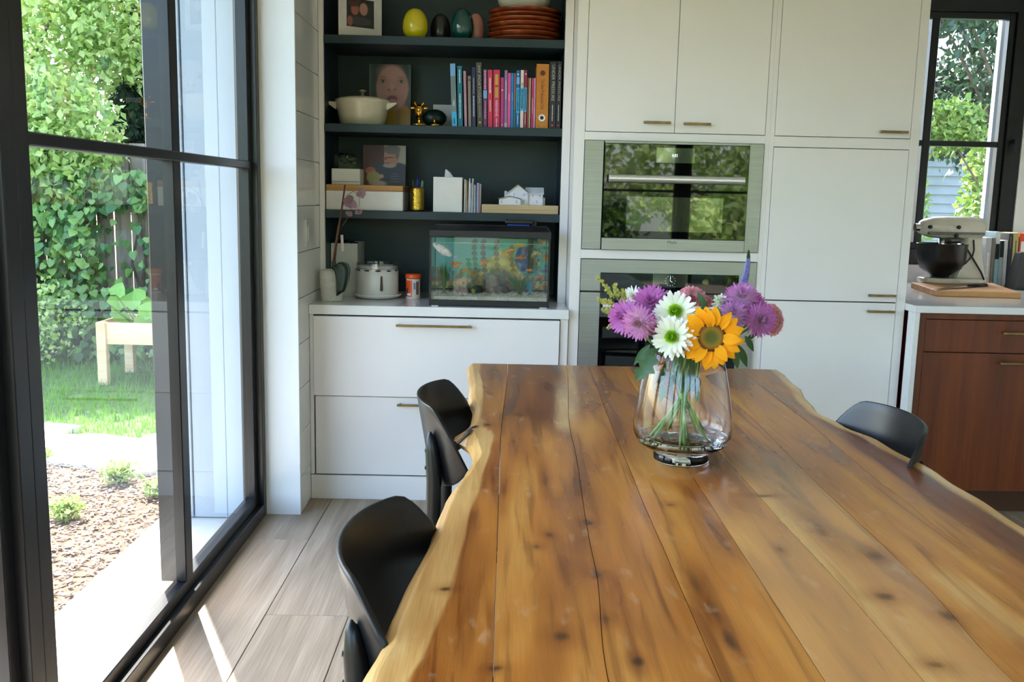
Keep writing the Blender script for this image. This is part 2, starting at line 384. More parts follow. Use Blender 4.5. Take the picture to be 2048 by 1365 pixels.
# drawer base under the shelves
x0, x1 = XR+.001, .2807
dc = empty('drawer_cabinet', (-.28, 4.2, 0), 'low white two-drawer cabinet under the open shelves', 'cabinet')
MB().box(x0, x1-.002, D+.018, 4.66, .0, .826).build('body', WHITE, dc)
MB().box(x0, -.8205, D-.004, D+.018, .112, .826).build('stile', WHITE, dc, bevel=.001, seg=1)
MB().box(.2445, x1-.002, D-.004, D+.018, .112, .826).build('stile', WHITE, dc, bevel=.001, seg=1)
MB().box(x0, x1-.002, D-.004, D+.018, 0, .108).build('plinth', WHITE, dc, bevel=.001, seg=1)
MB().box(-.8205, .2445, D+.012, D+.0179, .108, .826).build('shadow_gap', GAP, dc)
dr = MB().box(-.8185, .2415, D-.018, D+.012, .470, .8185).build('drawer_front', WHITE, dc, bevel=.0015, seg=1)
a = at(792, 652, 1, D-.04); b = at(944, 654, 1, D-.04); pull(dr, (a.x+b.x)/2, (a.z+b.z)/2, D-.018, b.x-a.x)
dr = MB().box(-.8145, .2415, D-.006, D+.012, .1145, .4655).build('drawer_front', WHITE, dc, bevel=.0015, seg=1)
a = at(794, 811, 1, D-.03); pull(dr, a.x+.161, a.z, D-.006, .322)
ct = MB().box(x0, x1-.001, D-.02, 4.67, .826, .867).build('countertop', M('white_quartz', srgb(222, 221, 218), rough=.12, var=.02, scale=6, coat=.3), bevel=.0015, seg=1, label='white stone countertop carrying the fish tank and orchid', cat='countertop')
# open bookcase above
BX0, BX1, BYB = -.815, .243, 4.64
bc = empty('bookcase', (-.28, 4.45, .867), 'built-in dark teal open bookcase framed in white', 'bookcase')
MB().box(XR+.001, BX0, SY, SY+.02, .867, ZT).build('face_frame', WHITE, bc, bevel=.001, seg=1)
MB().box(BX1, .2795, SY, SY+.02, .867, ZT).build('face_frame', WHITE, bc, bevel=.001, seg=1)
MB().box(XR+.001, BX0, SY+.02, BYB, .867, ZT).build('side_panel', TEAL, bc)
MB().box(BX1, .2795, SY+.02, BYB, .867, ZT).build('side_panel', TEAL, bc)
MB().box(XR+.001, .2795, BYB, BYB+.02, .867, ZT).build('back_panel', TEAL, bc)
S1, S2, S3 = 2.027, 1.647, 1.267
for zt in (S1, S2, S3):
    MB().box(BX0+.0005, BX1-.0005, SY+.004, BYB, zt-.036, zt).build('shelf', TEAL, bc, bevel=.001, seg=1)
# tall oven cabinet and tall pantry cabinet
OX0, OX1 = .3262, 1.0832
TY = D+.012
oc = empty('oven_cabinet', (.69, 4.35, 0), 'tall white cabinet housing two built-in ovens with double doors above', 'cabinet')
def frame(root, rects, y0, y1):
    for (a, b, c, d) in rects: MB().box(a, b, y0, y1, c, d).build('face_frame', WHITE, root, bevel=.0008, seg=1)
XM = 1.1045
frame(oc, [(.2815, OX0-.0015, 0, ZT), (OX1+.0015, XM, 0, ZT), (OX0-.0015, OX1+.0015, 1.5865, 1.6205), (OX0-.0015, OX1+.0015, 1.0885, 1.1265), (OX0-.0015, OX1+.0015, 0, .42)], TY, TY+.02)
MB().box(.2815, XM, TY+.02, 4.66, 0, .30).box(.2815, .30, TY+.02, 4.66, .30, ZT).box(XM-.018, XM, TY+.02, 4.66, .30, ZT).box(.30, XM-.018, TY+.02, 4.66, 1.59, ZT).box(.30, XM-.018, 4.64, 4.66, .30, 1.59).build('carcass', WHITE, oc)
MB().box(OX0-.001, OX1+.001, TY+.014, TY+.0199, 1.6205, ZT).build('shadow_gap', GAP, oc)
mid = at(1355, 130, 1, TY).x
for k, (a, b) in enumerate(((OX0+.0005, mid-.0012), (mid+.0012, OX1-.0005))):
    d_ = MB().box(a, b, TY-.002, TY+.014, 1.623, 2.62).build('door', WHITE, oc, bevel=.0008, seg=1)
    hand_px(d_, *((1287, 1342, 245) if k == 0 else (1367, 1422, 248)), TY-.002)
pc = empty('pantry_cabinet', (1.42, 4.35, 0), 'tall white panelled pantry cabinet with three stacked doors', 'cabinet')
PX0, PX1, PXE = 1.125, 1.6965, 1.7365
frame(pc, [(XM+.0002, PX0-.0015, 0, ZT), (PX1+.0015, PXE, 0, ZT), (PX0-.0015, PX1+.0015, 1.5765, 1.6195), (PX0-.0015, PX1+.0015, 0, .10)], TY, TY+.02)
MB().box(XM+.0002, PXE, TY+.02, 4.66, 0, ZT).build('carcass', WHITE, pc)
MB().box(PX0-.001, PX1+.001, TY+.014, TY+.0199, .10, ZT).build('shadow_gap', GAP, pc)
for (c, d, h) in ((1.622, 2.62, (1760, 1817, 264)), (.9275, 1.5735, (1737, 1792, 592)), (.103, .9225, (1735, 1790, 624))):
    d_ = MB().box(PX0+.0005, PX1-.0005, TY-.002, TY+.014, c, d).build('door', WHITE, pc, bevel=.0008, seg=1)
    hand_px(d_, *h, TY-.002)
# --- ovens
LET = M('grey_print', srgb(60, 60, 62), rough=.5)
GLOW = M('display_glow', srgb(225, 245, 235), emit=.35)
ov = empty('speed_oven', (.705, 4.2, 1.13), 'compact steel built-in oven with black glass front showing 4:01', 'oven')
oy = TY-.004
MB().box(OX0+.01, OX1-.01, TY+.022, 4.55, 1.14, 1.575).build('body', M('oven_body_metal', srgb(70, 72, 74), rough=.5, metal=.6), ov)
z0, z1 = 1.1285, 1.585
g0 = at(1206, 390, 1, oy).x; g1 = at(1493, 390, 1, oy).x
MB().box(OX0+.0005, g0-.003, oy, TY+.022, z0, z1).build('side_trim', STEEL, ov, bevel=.001, seg=1)
MB().box(g1+.003, OX1-.0005, oy, TY+.022, z0, z1).build('side_trim', STEEL, ov, bevel=.001, seg=1)
MB().box(g0-.003, g1+.003, TY+.006, TY+.022, z0, z1).build('shadow_gap', GAP, ov)
dz = at(1350, 478, 1, oy).z
tz = at(1350, 290, 1, oy).z
dpart = MB().box(g0, g1, oy-.012, TY+.006, dz, tz).build('glass_front', OVENG, ov, bevel=.001, seg=1)
MB().box(g0+.10, g1-.10, oy-.0128, oy-.0119, dz+.03, dz+.175).build('door_window', M('tinted_window', srgb(14, 18, 16), rough=.015, spec=1, coat=1), dpart)
MB().box(g0, g1, oy-.012, TY+.006, z0, dz-.001).build('bottom_trim', STEEL, ov, bevel=.001, seg=1)
MB().box(g0, g1, oy-.012, TY+.006, tz+.001, z1).build('top_trim', STEEL, ov, bevel=.001, seg=1)
a = at(1218, 357, 1, oy-.05); b = at(1489, 362, 1, oy-.05); hz = (a.z+b.z)/2
hb = MB().tube([(a.x, oy-.05, hz), (b.x, oy-.05, hz)], .0165, n=20)
for q in (a.x+.03, b.x-.03): hb.tube([(q, oy-.05, hz), (q, oy-.011, hz)], .008)
hb.build('handle', M('satin_aluminium', srgb(225, 225, 225), rough=.38, metal=.9, var=.02), ov, smooth=False)
e = at(1350, 312, 1, oy); MB().box(e.x-.080, e.x+.080, oy-.0131, oy-.0119, e.z-.030, e.z+.032).build('display', M('display_glass', srgb(24, 34, 24), rough=.03, spec=1, coat=1), dpart)
text('clock_digits', '4:01', .019, GLOW, dpart, Matrix.Translation((e.x-.002, oy-.0138, e.z)) @ FRONT, xs=.8)
e = at(1343, 485, 1, oy); text('lettering', 'Miele', .019, LET, ov, Matrix.Translation((e.x, oy-.0128, e.z)) @ FRONT)
ov = empty('wall_oven', (.705, 4.2, .43), 'large steel wall oven with black glass and round clock face behind the flowers', 'oven')
MB().box(OX0+.01, OX1-.01, TY+.022, 4.55, .44, 1.075).build('body', MATS['oven_body_metal'], ov)
z0, z1 = .425, 1.086; zm = at(1175, 583, 1, oy).z
g0 = at(1199, 600, 1, oy).x; g1 = at(1475, 600, 1, oy).x; gt = at(1340, 548, 1, oy).z
st = MB().box(OX0+.0005, OX1-.0005, oy, TY+.022, zm+.0025, z1).build('control_panel', STEEL, ov, bevel=.001, seg=1)
MB().box(OX0+.0005, OX1-.0005, oy-.008, TY+.02, z0, zm-.0025).build('door', STEEL, ov, bevel=.001, seg=1)
gp = MB().box(g0, g1, oy-.004, oy+.002, zm+.0026, gt).build('control_glass', OVENG, st)
gw = MB().box(g0, g1, oy-.011, oy-.006, .46, zm-.003).build('door_glass', OVENG, ov)
hb = MB().tube([(g0+.01, oy-.052, zm-.055), (g1-.01, oy-.052, zm-.055)], .0145, n=20)
for q in (g0+.04, g1-.04): hb.tube([(q, oy-.052, zm-.055), (q, oy-.009, zm-.055)], .008)
hb.build('handle', MATS['satin_aluminium'], ov)
e = at(1340, 562, 1, oy)
MB().box(e.x-.075, e.x+.075, oy-.0046, oy-.0039, e.z-.028, e.z+.028).build('display', MATS['display_glass'], gp)
m_ = MB()
for k in range(12):
    q = k*math.pi/6; m_.box(e.x+.021*math.sin(q)-.0008, e.x+.021*math.sin(q)+.0008, oy-.0052, oy-.0045, e.z+.021*math.cos(q)-.0008, e.z+.021*math.cos(q)+.0008)
for q, l in ((.03, .018), (2.1, .011)):
    m_.tube([(e.x, oy-.005, e.z), (e.x+l*math.sin(q), oy-.005, e.z+l*math.cos(q))], .0009, n=4)
m_.build('clock_face', GLOW, gp)
# --- kitchen run on the right
KX0 = 1.738; KYF = 3.935; KZ = .925
QUARTZ2 = M('light_grey_quartz', srgb(196, 197, 200), rough=.12, var=.03, scale=5, coat=.4)
cz = empty('kitchen_countertop', (2.5, 4.5, 0), 'pale kitchen countertop with a waterfall end beside the tall cabinets', 'countertop')
MB().box(KX0, 3.4, KYF, 5.198, KZ-.03, KZ).build('slab', MATS['white_quartz'], cz, bevel=.0015, seg=1)
MB().box(KX0, KX0+.024, KYF, 4.0, 0, KZ-.03).build('waterfall_panel', MATS['white_quartz'], cz, bevel=.0015, seg=1)
WAL = wood('warm_veneer', [srgb(82, 34, 6), srgb(104, 46, 10), srgb(120, 57, 14)], scale=1.6, grain='z', rough=.38, bump=.1, per=.05)
kc = empty('kitchen_cabinet', (2.5, 4.3, 0), 'brown wood kitchen base cabinet under the mixer counter', 'cabinet')
kx = KX0+.026; ky = KYF+.022
MB().box(kx, 3.38, ky+.02, 4.6, .11, KZ-.03).build('carcass', WAL, kc)
MB().box(kx, 3.38, ky+.07, 4.6, 0, .11).build('toe_kick', M('dark_wood_toe_kick', srgb(70, 40, 20), rough=.6), kc)
f0 = kx+.034
for (a, b, c, d) in ((kx, f0, .11, KZ-.03), (f0, 3.38, .868, KZ-.03)): MB().box(a, b, ky, ky+.02, c, d).build('face_frame', WAL, kc, bevel=.0008, seg=1)
MB().box(f0, 3.38, ky+.0185, ky+.0199, .11, .868).build('shadow_gap', GAP, kc)
for k in range(2):
    a = f0+.0015+k*.74; b = a+.735
    d_ = MB().box(a, b, ky+.001, ky+.0185, .727, .865).build('drawer_front', WAL, kc, bevel=.0008, seg=1)
    pull(d_, (a+b)/2+.03, .815, ky+.001, .15)
    d_ = MB().box(a, b, ky+.001, ky+.0185, .113, .723).build('door', WAL, kc, bevel=.0008, seg=1)
    pull(d_, (a+b)/2+.03, .685, ky+.001, .15)
# light switch on the shiplap
e0 = at(606, 440, 0, XR); e1 = at(621, 495, 0, XR)
ls = empty('light_switch', (XR, (e0.y+e1.y)/2, (e0.z+e1.z)/2), 'white rocker light switch plate on the shiplap wall', 'switch')
c = wloc(ls)
MB().box(XR, XR+.007, c.y-.037, c.y+.037, c.z-.060, c.z+.060).build('plate', M('switch_plastic', srgb(205, 203, 196), rough=.3), ls, bevel=.002)
MB().box(XR+.006, XR+.011, c.y-.016, c.y+.016, c.z-.033, c.z+.033).build('rocker', M('rocker_plastic', srgb(215, 213, 208), rough=.25), ls, bevel=.002)
# ================================================================== OUTDOORS
def leaf(m_, p, d, nrm, L, W, fold=.25, heart=False):
    d = d.normalized(); s_ = d.cross(nrm)
    if s_.length < 1e-4: s_ = d.orthogonal()
    s_.normalize(); n_ = s_.cross(d)
    if heart:
        pts = [p, p-d*L*.14+s_*W*.32, p+d*L*.18+s_*W*.55+n_*fold*W*.3, p+d*L*.6+s_*W*.36+n_*fold*W*.2, p+d*L, p+d*L*.6-s_*W*.36+n_*fold*W*.2, p+d*L*.18-s_*W*.55+n_*fold*W*.3, p-d*L*.14-s_*W*.32]
        m_.add(pts, [(0, 1, 2, 3, 4), (0, 4, 5, 6, 7)])
    else:
        pts = [p, p+d*L*.45+s_*W*.5+n_*W*fold, p+d*L, p+d*L*.45-s_*W*.5+n_*W*fold]
        m_.add(pts, [(0, 1, 2), (0, 2, 3)])
def rvec(r=R): 
    while True:
        v = Vector((r.uniform(-1, 1), r.uniform(-1, 1), r.uniform(-1, 1)))
        if .05 < v.length < 1: return v.normalized()
def crown(m_, c, rad, n, size, r=R, fill=.55, heart=False, droop=.4):
    c = Vector(c)
    for _ in range(n):
        v = rvec(r); q = r.uniform(fill, 1.0)
        p = c + Vector((v.x*rad[0], v.y*rad[1], v.z*rad[2]))*q
        d = (rvec(r) + Vector((0, 0, -droop))).normalized(); L = size*r.uniform(.7, 1.3)
        leaf(m_, p, d, rvec(r), L, L*r.uniform(.55, .8), heart=heart)
LF_BRIGHT = leaf_mat('bright_tree_leaves', [srgb(150, 180, 92), srgb(182, 204, 116), srgb(206, 218, 150), srgb(132, 166, 92)], rough=.35, trans=.5)
LF_DARK = leaf_mat('dark_conifer_needles', [srgb(30, 52, 34), srgb(44, 70, 44), srgb(62, 88, 60)], rough=.5, trans=.25)
LF_VINE = leaf_mat('ivy_leaves', [srgb(58, 100, 46), srgb(84, 126, 60), srgb(130, 164, 84), srgb(46, 84, 44)], rough=.3, trans=.35)
LF_MID = leaf_mat('mid_green_leaves', [srgb(58, 98, 40), srgb(92, 130, 56), srgb(120, 150, 66)], rough=.35, trans=.45)
BARK = M('grey_bark', srgb(98, 84, 70), rough=.9, var=.25, scale=14, bump=.6, bscale=30)
def tree(name, base, blobs, n, size, mat, label, trunk=.08, group=None, droop=.4, fill=.5, branches=6):
    rt = empty(name, base, label, 'tree', group)
    b = Vector(base); top = Vector(blobs[0][0])
    t_ = MB().tube([b, b.lerp(top, .5)+Vector((.05, 0, 0)), top], [trunk, trunk*.75, trunk*.35], n=8)
    for k in range(branches):
        c, rad = blobs[k % len(blobs)]; q = Vector(c) + Vector((R.uniform(-.7, .7)*rad[0], R.uniform(-.7, .7)*rad[1], R.uniform(-.3, .7)*rad[2]))
        s_ = b.lerp(top, R.uniform(.35, .9)); t_.tube([s_, s_.lerp(q, .5)+Vector((0, 0, .1)), q], [trunk*.4, trunk*.28, trunk*.1], n=5)
    t_.build('trunk', BARK, rt, smooth=True)
    f_ = MB()
    for c, rad in blobs: crown(f_, c, rad, n, size, droop=droop, fill=fill)
    f_.build('foliage', mat, rt, kind='stuff')
    return rt
# back fence, each board its own piece
GREYW = wood('weathered_grey_wood', [srgb(110, 98, 88), srgb(150, 138, 126), srgb(172, 160, 148)], grain='z', rough=.8, per=.12)
FY = 8.25
fe = empty('board_fence', (-4.4, FY, -.115), 'weathered grey upright board fence half covered by vines', 'fence')
x = -7.6
while x < -1.5:
    MB().box(x, x+.135, FY+R.uniform(-.006, .006), FY+.02, -.1, 1.72+R.uniform(-.02, .02)).build('fence_board', GREYW, fe)
    x += .15
for z in (.25, 1.35): MB().box(-7.6, -1.46, FY+.021, FY+.06, z, z+.09).build('fence_rail', GREYW, fe)
# climbing vine on the fence (open where the boards show)
vn = empty('climbing_vine', (-4.2, FY-.1, -.1), 'dense dark green vine climbing over the board fence', 'vine')
f_ = MB(); hole = lambda x, z: (-3.42 < x < -2.6 and .34 < z < 1.16)
cnt = 0
vleaf = MB(); leaf(vleaf, Vector((0, 0, 0)), Vector((0, 0, -1)), Vector((0, -1, 0)), 1, 1, heart=True); vme = vleaf.mesh('leaf', LF_VINE)
for _ in range(8500):
    x = R.uniform(-7, -1.9); z = R.uniform(-.05, 1.5)
    if hole(x, z) and R.random() < .9: continue
    y = FY - R.uniform(.04, .55)*(1 if z < 1.2 else .8)
    p = Vector((x, y, z)); d = (Vector((R.uniform(-.6, .6), -.5, -1))+rvec()*.4); L = R.uniform(.045, .085)
    if cnt < 220 and y < FY-.42 and -4.3 < x < -2.7 and z < 1.6:
        q = d.to_track_quat('-Z', 'Y'); inst('leaf', vme, vn, mat=Matrix.Translation(p-wloc(vn)) @ q.to_matrix().to_4x4() @ Matrix.Scale(L, 4)); cnt += 1
    else: leaf(f_, p, d, Vector((0, -1, .3))+rvec()*.6, L, L*.95, heart=True)
f_.build('foliage', LF_VINE, vn, kind='stuff')
t_ = MB()
for _ in range(16):
    x = R.uniform(-5, -2.5); t_.tube([(x, FY-.04, -.1), (x+R.uniform(-.2, .2), FY-.06, .7), (x+R.uniform(-.5, .5), FY-.08, 1.6)], .012, n=5)
t_.build('stem', BARK, vn)
# trees beyond the fence
tree('maple_tree', (-5.2, 9.2, -.1), [((-5.0, 8.9, 2.1), (1.4, .7, .9)), ((-4.3, 8.5, 2.6), (.9, .6, .9)), ((-6.0, 9, 3.2), (1.5, .8, 1.0)), ((-4.6, 9.2, 3.6), (1.3, .8, .9)), ((-3.9, 8.0, 1.75), (.75, .35, .6)), ((-4.7, 7.9, 1.5), (.8, .3, .6)), ((-3.5, 8.8, 3.0), (.6, .4, .8)), ((-5.2, 9.6, 2.6), (2.2, .3, 1.8))], 3400, .075, LF_BRIGHT, 'bright yellow-green leafy maple tree arching over the fence', .1, droop=.5)
tree('conifer_tree', (-3.0, 9.7, -.1), [((-3.0, 9.6, 2.6), (.75, .6, 1.5)), ((-2.9, 9.6, 1.4), (1.0, .6, .8)), ((-2.2, 9.8, 2.6), (1.0, .6, 1.6)), ((-3.3, 10.0, 3.0), (1.0, .3, 2.2)), ((-3.2, 9.2, 1.9), (.6, .3, .8))], 4200, .085, LF_DARK, 'dark green conifer standing behind the fence boards', .12, droop=.9)
tree('broadleaf_tree', (-7.6, 10.6, -.1), [((-7.4, 10.4, 2.6), (1.7, .9, 2.0)), ((-5.9, 10.8, 4.3), (2.2, .9, 1.4)), ((-3.6, 11.2, 4.6), (2.4, .8, 1.6))], 1900, .13, LF_MID, 'tall mid green broadleaf tree far behind the fence', .14)
# low bright shrub in front of the vine
def shrub(name, c, rad, n, size, mat, label, group=None, cat='shrub'):
    rt = empty(name, (c[0], c[1], c[2]-rad[2]), label, cat, group); f_ = MB(); crown(f_, c, rad, n, size, fill=.2, droop=-.3); f_.build('foliage', mat, rt, kind='stuff')
    s_ = MB()
    for _ in range(7): s_.tube([(c[0]+R.uniform(-.1, .1)*rad[0], c[1], c[2]-rad[2]), (c[0]+R.uniform(-.6, .6)*rad[0], c[1]+R.uniform(-.5, .5)*rad[1], c[2]+rad[2]*R.uniform(0, .6))], [.006, .002], n=4)
    s_.build('stem', M('green_stem', srgb(88, 110, 50), rough=.6), rt); return rt
shrub('garden_shrub', (-3.95, 7.45, .30), (.62, .3, .42), 1500, .045, LF_BRIGHT, 'low bright green shrub growing along the foot of the vine')
shrub('garden_shrub', (-4.9, 7.3, .25), (.5, .35, .36), 900, .05, LF_MID, 'rounded mid green shrub at the lawn edge')
# lawn blades
g_ = MB()
for _ in range(15000):
    y = 4.98 + 3.0*R.random()**1.2; x = R.uniform(-4.9, -1.5); h = R.uniform(.03, .07); a = R.uniform(0, 6.28); dx, dy = math.cos(a)*.004, math.sin(a)*.004
    lx, ly = R.uniform(-.02, .02), R.uniform(-.02, .02)
    g_.add([(x-dx, y-dy, -.115), (x+dx, y+dy, -.115), (x+lx, y+ly, -.115+h)], [(0, 1, 2)])
g_.build('grass', leaf_mat('grass_blades', [srgb(96, 142, 44), srgb(122, 168, 62), srgb(80, 126, 40)], rough=.5, trans=.4), label='short mown green lawn grass beyond the paving stones', cat='grass', kind='stuff')
# wood chip mulch
g_ = MB()
for _ in range(9000):
    x = R.uniform(-2.85, -1.47); y = R.uniform(2.0, 4.93); a = R.uniform(0, 3.14); L = R.uniform(.012, .032); W = R.uniform(.003, .007); t = R.uniform(-.5, .5)
    d = Vector((math.cos(a), math.sin(a), t*.6)); s_ = Vector((-math.sin(a), math.cos(a), R.uniform(-.5, .5))); p = Vector((x, y, -.1+R.uniform(0, .012)))
    g_.add([p-d*L/2-s_*W, p+d*L/2-s_*W*.6, p+d*L/2+s_*W*.7, p-d*L/2+s_*W], [(0, 1, 2, 3)])
g_.build('wood_chip_mulch', leaf_mat('bark_chips', [srgb(84, 66, 54), srgb(128, 104, 86), srgb(160, 134, 112), srgb(66, 48, 38)], rough=.85, trans=.02), label='brown shredded bark mulch covering the garden bed', cat='mulch', kind='stuff')
# flat stones
STONE = M('pale_flagstone', srgb(214, 206, 196), rough=.75, var=.08, scale=6, bump=.3, bscale=40)
def paver(px, label, zt=-.075):
    pts = [at(u, v, 2, zt) for u, v in px]
    return MB().pz([(q.x, q.y) for q in pts], -.13, zt).build('paving_stone', STONE, fixn=True, bevel=.006, label=label, cat='paving stone', group='stepping stones')
paver([(-60, 905), (85, 918), (180, 928), (265, 946), (330, 937), (420, 925), (420, 884), (330, 878), (275, 876), (200, 867), (120, 869), (-60, 872)], 'large pale irregular flagstone between the mulch and lawn')
paver([(-80, 866), (110, 867), (164, 851), (120, 846), (-80, 843)], 'long pale flagstone with a pointed end on the lawn')
paver([(285, 872), (330, 876), (430, 878), (430, 858), (330, 862)], 'small grey flagstone beside the lawn edge by the wall')
for (u, v, rr, n, lab) in ((131, 1030, .085, 260, 'small clump of pale green leaves alone on the mulch'), (238, 958, .11, 300, 'spreading low pale green plant below the flagstone'), (318, 985, .08, 220, 'leafy green seedling clump near the patio edge'), (88, 915, .05, 120, 'tiny yellow-green tuft at the flagstone edge')):
    q = at(u, v, 2, -.08)
    shrub('ground_plant', (q.x, q.y, -.1+rr*.55), (rr, rr*.8, rr*.6), n, .028, leaf_mat('pale_green_leaves', [srgb(150, 170, 96), srgb(176, 190, 120), srgb(120, 150, 76)], rough=.5, trans=.4), lab, 'small plants in the mulch', 'plant')
# planter table with squash leaves
PINE = wood('new_pine', [srgb(198, 160, 112), srgb(222, 190, 146), srgb(232, 206, 168)], grain='x', rough=.6, per=.06)
q0 = at(208, 770, 2, -.115); py_ = q0.y; zt = at(210, 645, 1, py_).z; zb = at(250, 690, 1, py_).z; xl = q0.x
pl = empty('planter_table', (xl+.5, py_+.25, -.115), 'raised pine planter box on four legs standing on the lawn', 'planter')
for a in (xl, xl+1.0):
    for b in (py_, py_+.5): MB().box(a-.035, a+.035, b-.02, b+.04, -.115, zt).build('leg', PINE, pl, bevel=.003, seg=1)
MB().box(xl+.03, xl+1.04, py_+.0, py_+.025, zb, zt-.004).build('side_board', PINE, pl, bevel=.002, seg=1)
MB().box(xl-.03, xl+1.04, py_+.5, py_+.53, zb, zt-.004).build('side_board', PINE, pl, bevel=.002, seg=1)
for a in (xl-.045, xl+1.035): MB().box(a, a+.02, py_+.02, py_+.5, zb, zt-.004).build('end_board', PINE, pl, bevel=.002, seg=1)
MB().box(xl, xl+1.0, py_+.025, py_+.5, zb+.03, zt-.05).build('soil', SOIL, pl)
sq = empty('squash_plant', (xl+.35, py_+.2, zt-.05), 'young squash plant with big heart-shaped leaves in the pine planter', 'plant')
lm = MB(); leaf(lm, Vector((0, 0, 0)), Vector((0, 0, 1)), Vector((0, -1, 0)), 1, 1.1, heart=True); sqm = lm.mesh('leaf', leaf_mat('squash_leaves', [srgb(132, 178, 84)], rough=.45, trans=.4))
s_ = MB()
for (u, v, sz, ang) in ((232, 590, .11, .3), (283, 602, .13, -.8), (222, 612, .12, 1.2), (255, 615, .13, .2), (290, 616, .12, -.4), (240, 628, .12, 2.9), (275, 632, .12, 2.2), (304, 625, .12, -1.2), (320, 610, .12, .6), (345, 605, .13, -.2)):
    p = at(u, v, 1, py_+.1+R.uniform(0, .1)); s_.tube([(p.x*.5+(xl+.35)*.5, py_+.2, zt-.06), p], .005, n=5)
    mtx = Matrix.Translation(p-wloc(sq)) @ Euler((-.5+R.uniform(-.2, .2), ang, R.uniform(-.4, .4))).to_matrix().to_4x4() @ Matrix.Scale(sz, 4)
    inst('leaf', sqm, sq, mat=mtx)
s_.build('stem', MATS['green_stem'], sq)
# view from the kitchen window: trees and a grey sided house
KH = empty('neighbour_house', (5.2, 12, -.115), 'grey clapboard house half hidden by branches outside the kitchen window', 'house')
SID = M('grey_clapboard', srgb(150, 152, 160), rough=.7, var=.05, scale=5)
MB().box(4.2, 5.42, 11.02, 13, -.115, 2.38).build('wall', SID, KH)
for k in range(24): 
    z = -.1+k*.105
    MB().px([(10.985, z), (11.02, z), (11.02, z+.11), (11.008, z+.11)], 4.2, 5.42).build('siding_board', SID, KH)
MB().py([(4.05, 2.36), (5.57, 2.36), (4.8, 2.55)], 10.8, 13.2).build('roof', M('dark_shingles', srgb(70, 68, 72), rough=.9, var=.2, scale=20), KH)
tree('hemlock_tree', (5.1, 8.9, -.1), [((4.9, 8.7, 2.6), (1.0, .5, .9)), ((3.9, 8.5, 3.3), (.9, .5, .7)), ((5.6, 9, 3.6), (1.3, .6, 1.2)), ((4.5, 9.4, 4.4), (1.6, .6, 1.0)), ((4.6, 9.8, 2.9), (1.5, .4, 1.3)), ((4.3, 9.5, 2.3), (.8, .3, .5))], 1900, .08, LF_DARK, 'dark hemlock tree with bare twigs outside the kitchen window', .07, droop=.8, branches=12)
tree('young_maple', (4.7, 8.2, -.1), [((4.75, 8.0, .9), (.55, .3, .75)), ((3.62, 7.9, 2.0), (.36, .25, .22)), ((4.05, 8.05, 1.3), (.2, .25, .7)), ((3.3, 7.7, 1.0), (.12, .2, .8)), ((5.2, 8.3, 1.7), (.4, .3, .6))], 1150, .068, leaf_mat('young_maple_leaves', [srgb(88, 118, 48), srgb(112, 140, 60), srgb(136, 158, 82)], rough=.4, trans=.35), 'sunlit light green young maple outside the kitchen window', .04, droop=.3, branches=10)
tx = at(2000, 200, 1, 5.42).x; tx2 = at(1986, 200, 1, 5.42).x
MB().box(tx2, tx2+.14, 5.40, 5.44, .9, 2.6).build('trim_2', EXTW, kind='structure')
# garden behind the camera, mirrored in the oven glass
LF_REAR = LF_MID
for k, (x, y, h) in enumerate(((-3.5, -8.5, 2.2), (.2, -9.2, 2.6), (3.2, -8.6, 2.1), (6.2, -9.4, 2.6))):
    tree('hedge_tree', (x, y, -.1), [((x, y, h-.3), (1.9, .8, 1.0)), ((x+.8, y+.8, .8), (1.4, .6, .9))], 1700, .16, LF_REAR if k % 2 else LF_BRIGHT, ('bright round garden tree by the rear glass doors' if k == 0 else 'mid green garden tree by the rear glass doors' if k == 1 else 'bright small garden tree mirrored in the oven glass' if k == 2 else 'mid green spreading tree at the rear garden edge'), .12, 'trees behind the rear glass doors')
# ================================================================== TABLE
def lerp_tab(tab, y):
    if y <= tab[0][0]: return tab[0][1]
    for (a, b), (c, d) in zip(tab, tab[1:]):
        if y <= c:
            t = (y-a)/(c-a); t = t*t*(3-2*t); return b+(d-b)*t
    return tab[-1][1]
LEDGE = [(.5, -.14), (.8, -.15), (1.079, -.166), (1.221, -.148), (1.374, -.136), (1.616, -.115), (1.817, -.10), (2.0, -.074), (2.136, -.056), (2.25, -.068), (2.337, -.082), (2.42, -.078), (2.577, -.074), (2.889, -.095), (3.12, -.108), (3.31, -.117)]
REDGE = [(.5, .99), (1.0, 1.0), (1.703, .996), (2.046, .992), (2.33, .968), (2.48, .935), (2.62, .917), (2.75, .93), (2.998, .97), (3.2, .988), (3.33, .995)]
SAPL = [(.5, -.10), (1.08, -.112), (1.165, -.095), (1.376, -.07), (1.645, -.058), (1.92, -.043), (2.15, -.028), (2.30, -.020), (2.40, -.045), (2.5, -.055), (2.71, -.058), (3.24, -.08)]
SEAMS = [[(.5, -.004), (1.085, -.004), (2.16, -.002), (3.3, .018)], [(.5, .135), (1.1, .14), (1.47, .158), (2.27, .177), (3.3, .223)], [(.5, .28), (1.74, .284), (2.1, .288), (3.3, .306)], [(.5, .412), (2.0, .418), (3.3, .425)],
         [(.5, .542), (1.36, .541), (1.83, .53), (2.18, .522), (3.3, .53)], [(.5, .65), (1.127, .657), (1.43, .677), (1.885, .679), (2.54, .694), (3.3, .71)], [(.5, .815), (1.48, .819), (1.92, .823), (2.52, .84), (3.3, .85)]]
TZ = .75; TH = .052; TY0 = .55
def smooth(a, b, x): 
    t = max(0, min(1, (x-a)/(b-a))); return t*t*(3-2*t)
mt, t, out = nt('live_edge_acacia'); b = N(t, 'BsdfPrincipled', Roughness=.3); t.links.new(b.outputs[0], out.inputs[0]); b.inputs['Specular IOR Level'].default_value = .4
vc = N(t, 'VertexColor', layer_name='Col'); sep = N(t, 'SeparateColor'); t.links.new(vc.outputs[0], sep.inputs[0])
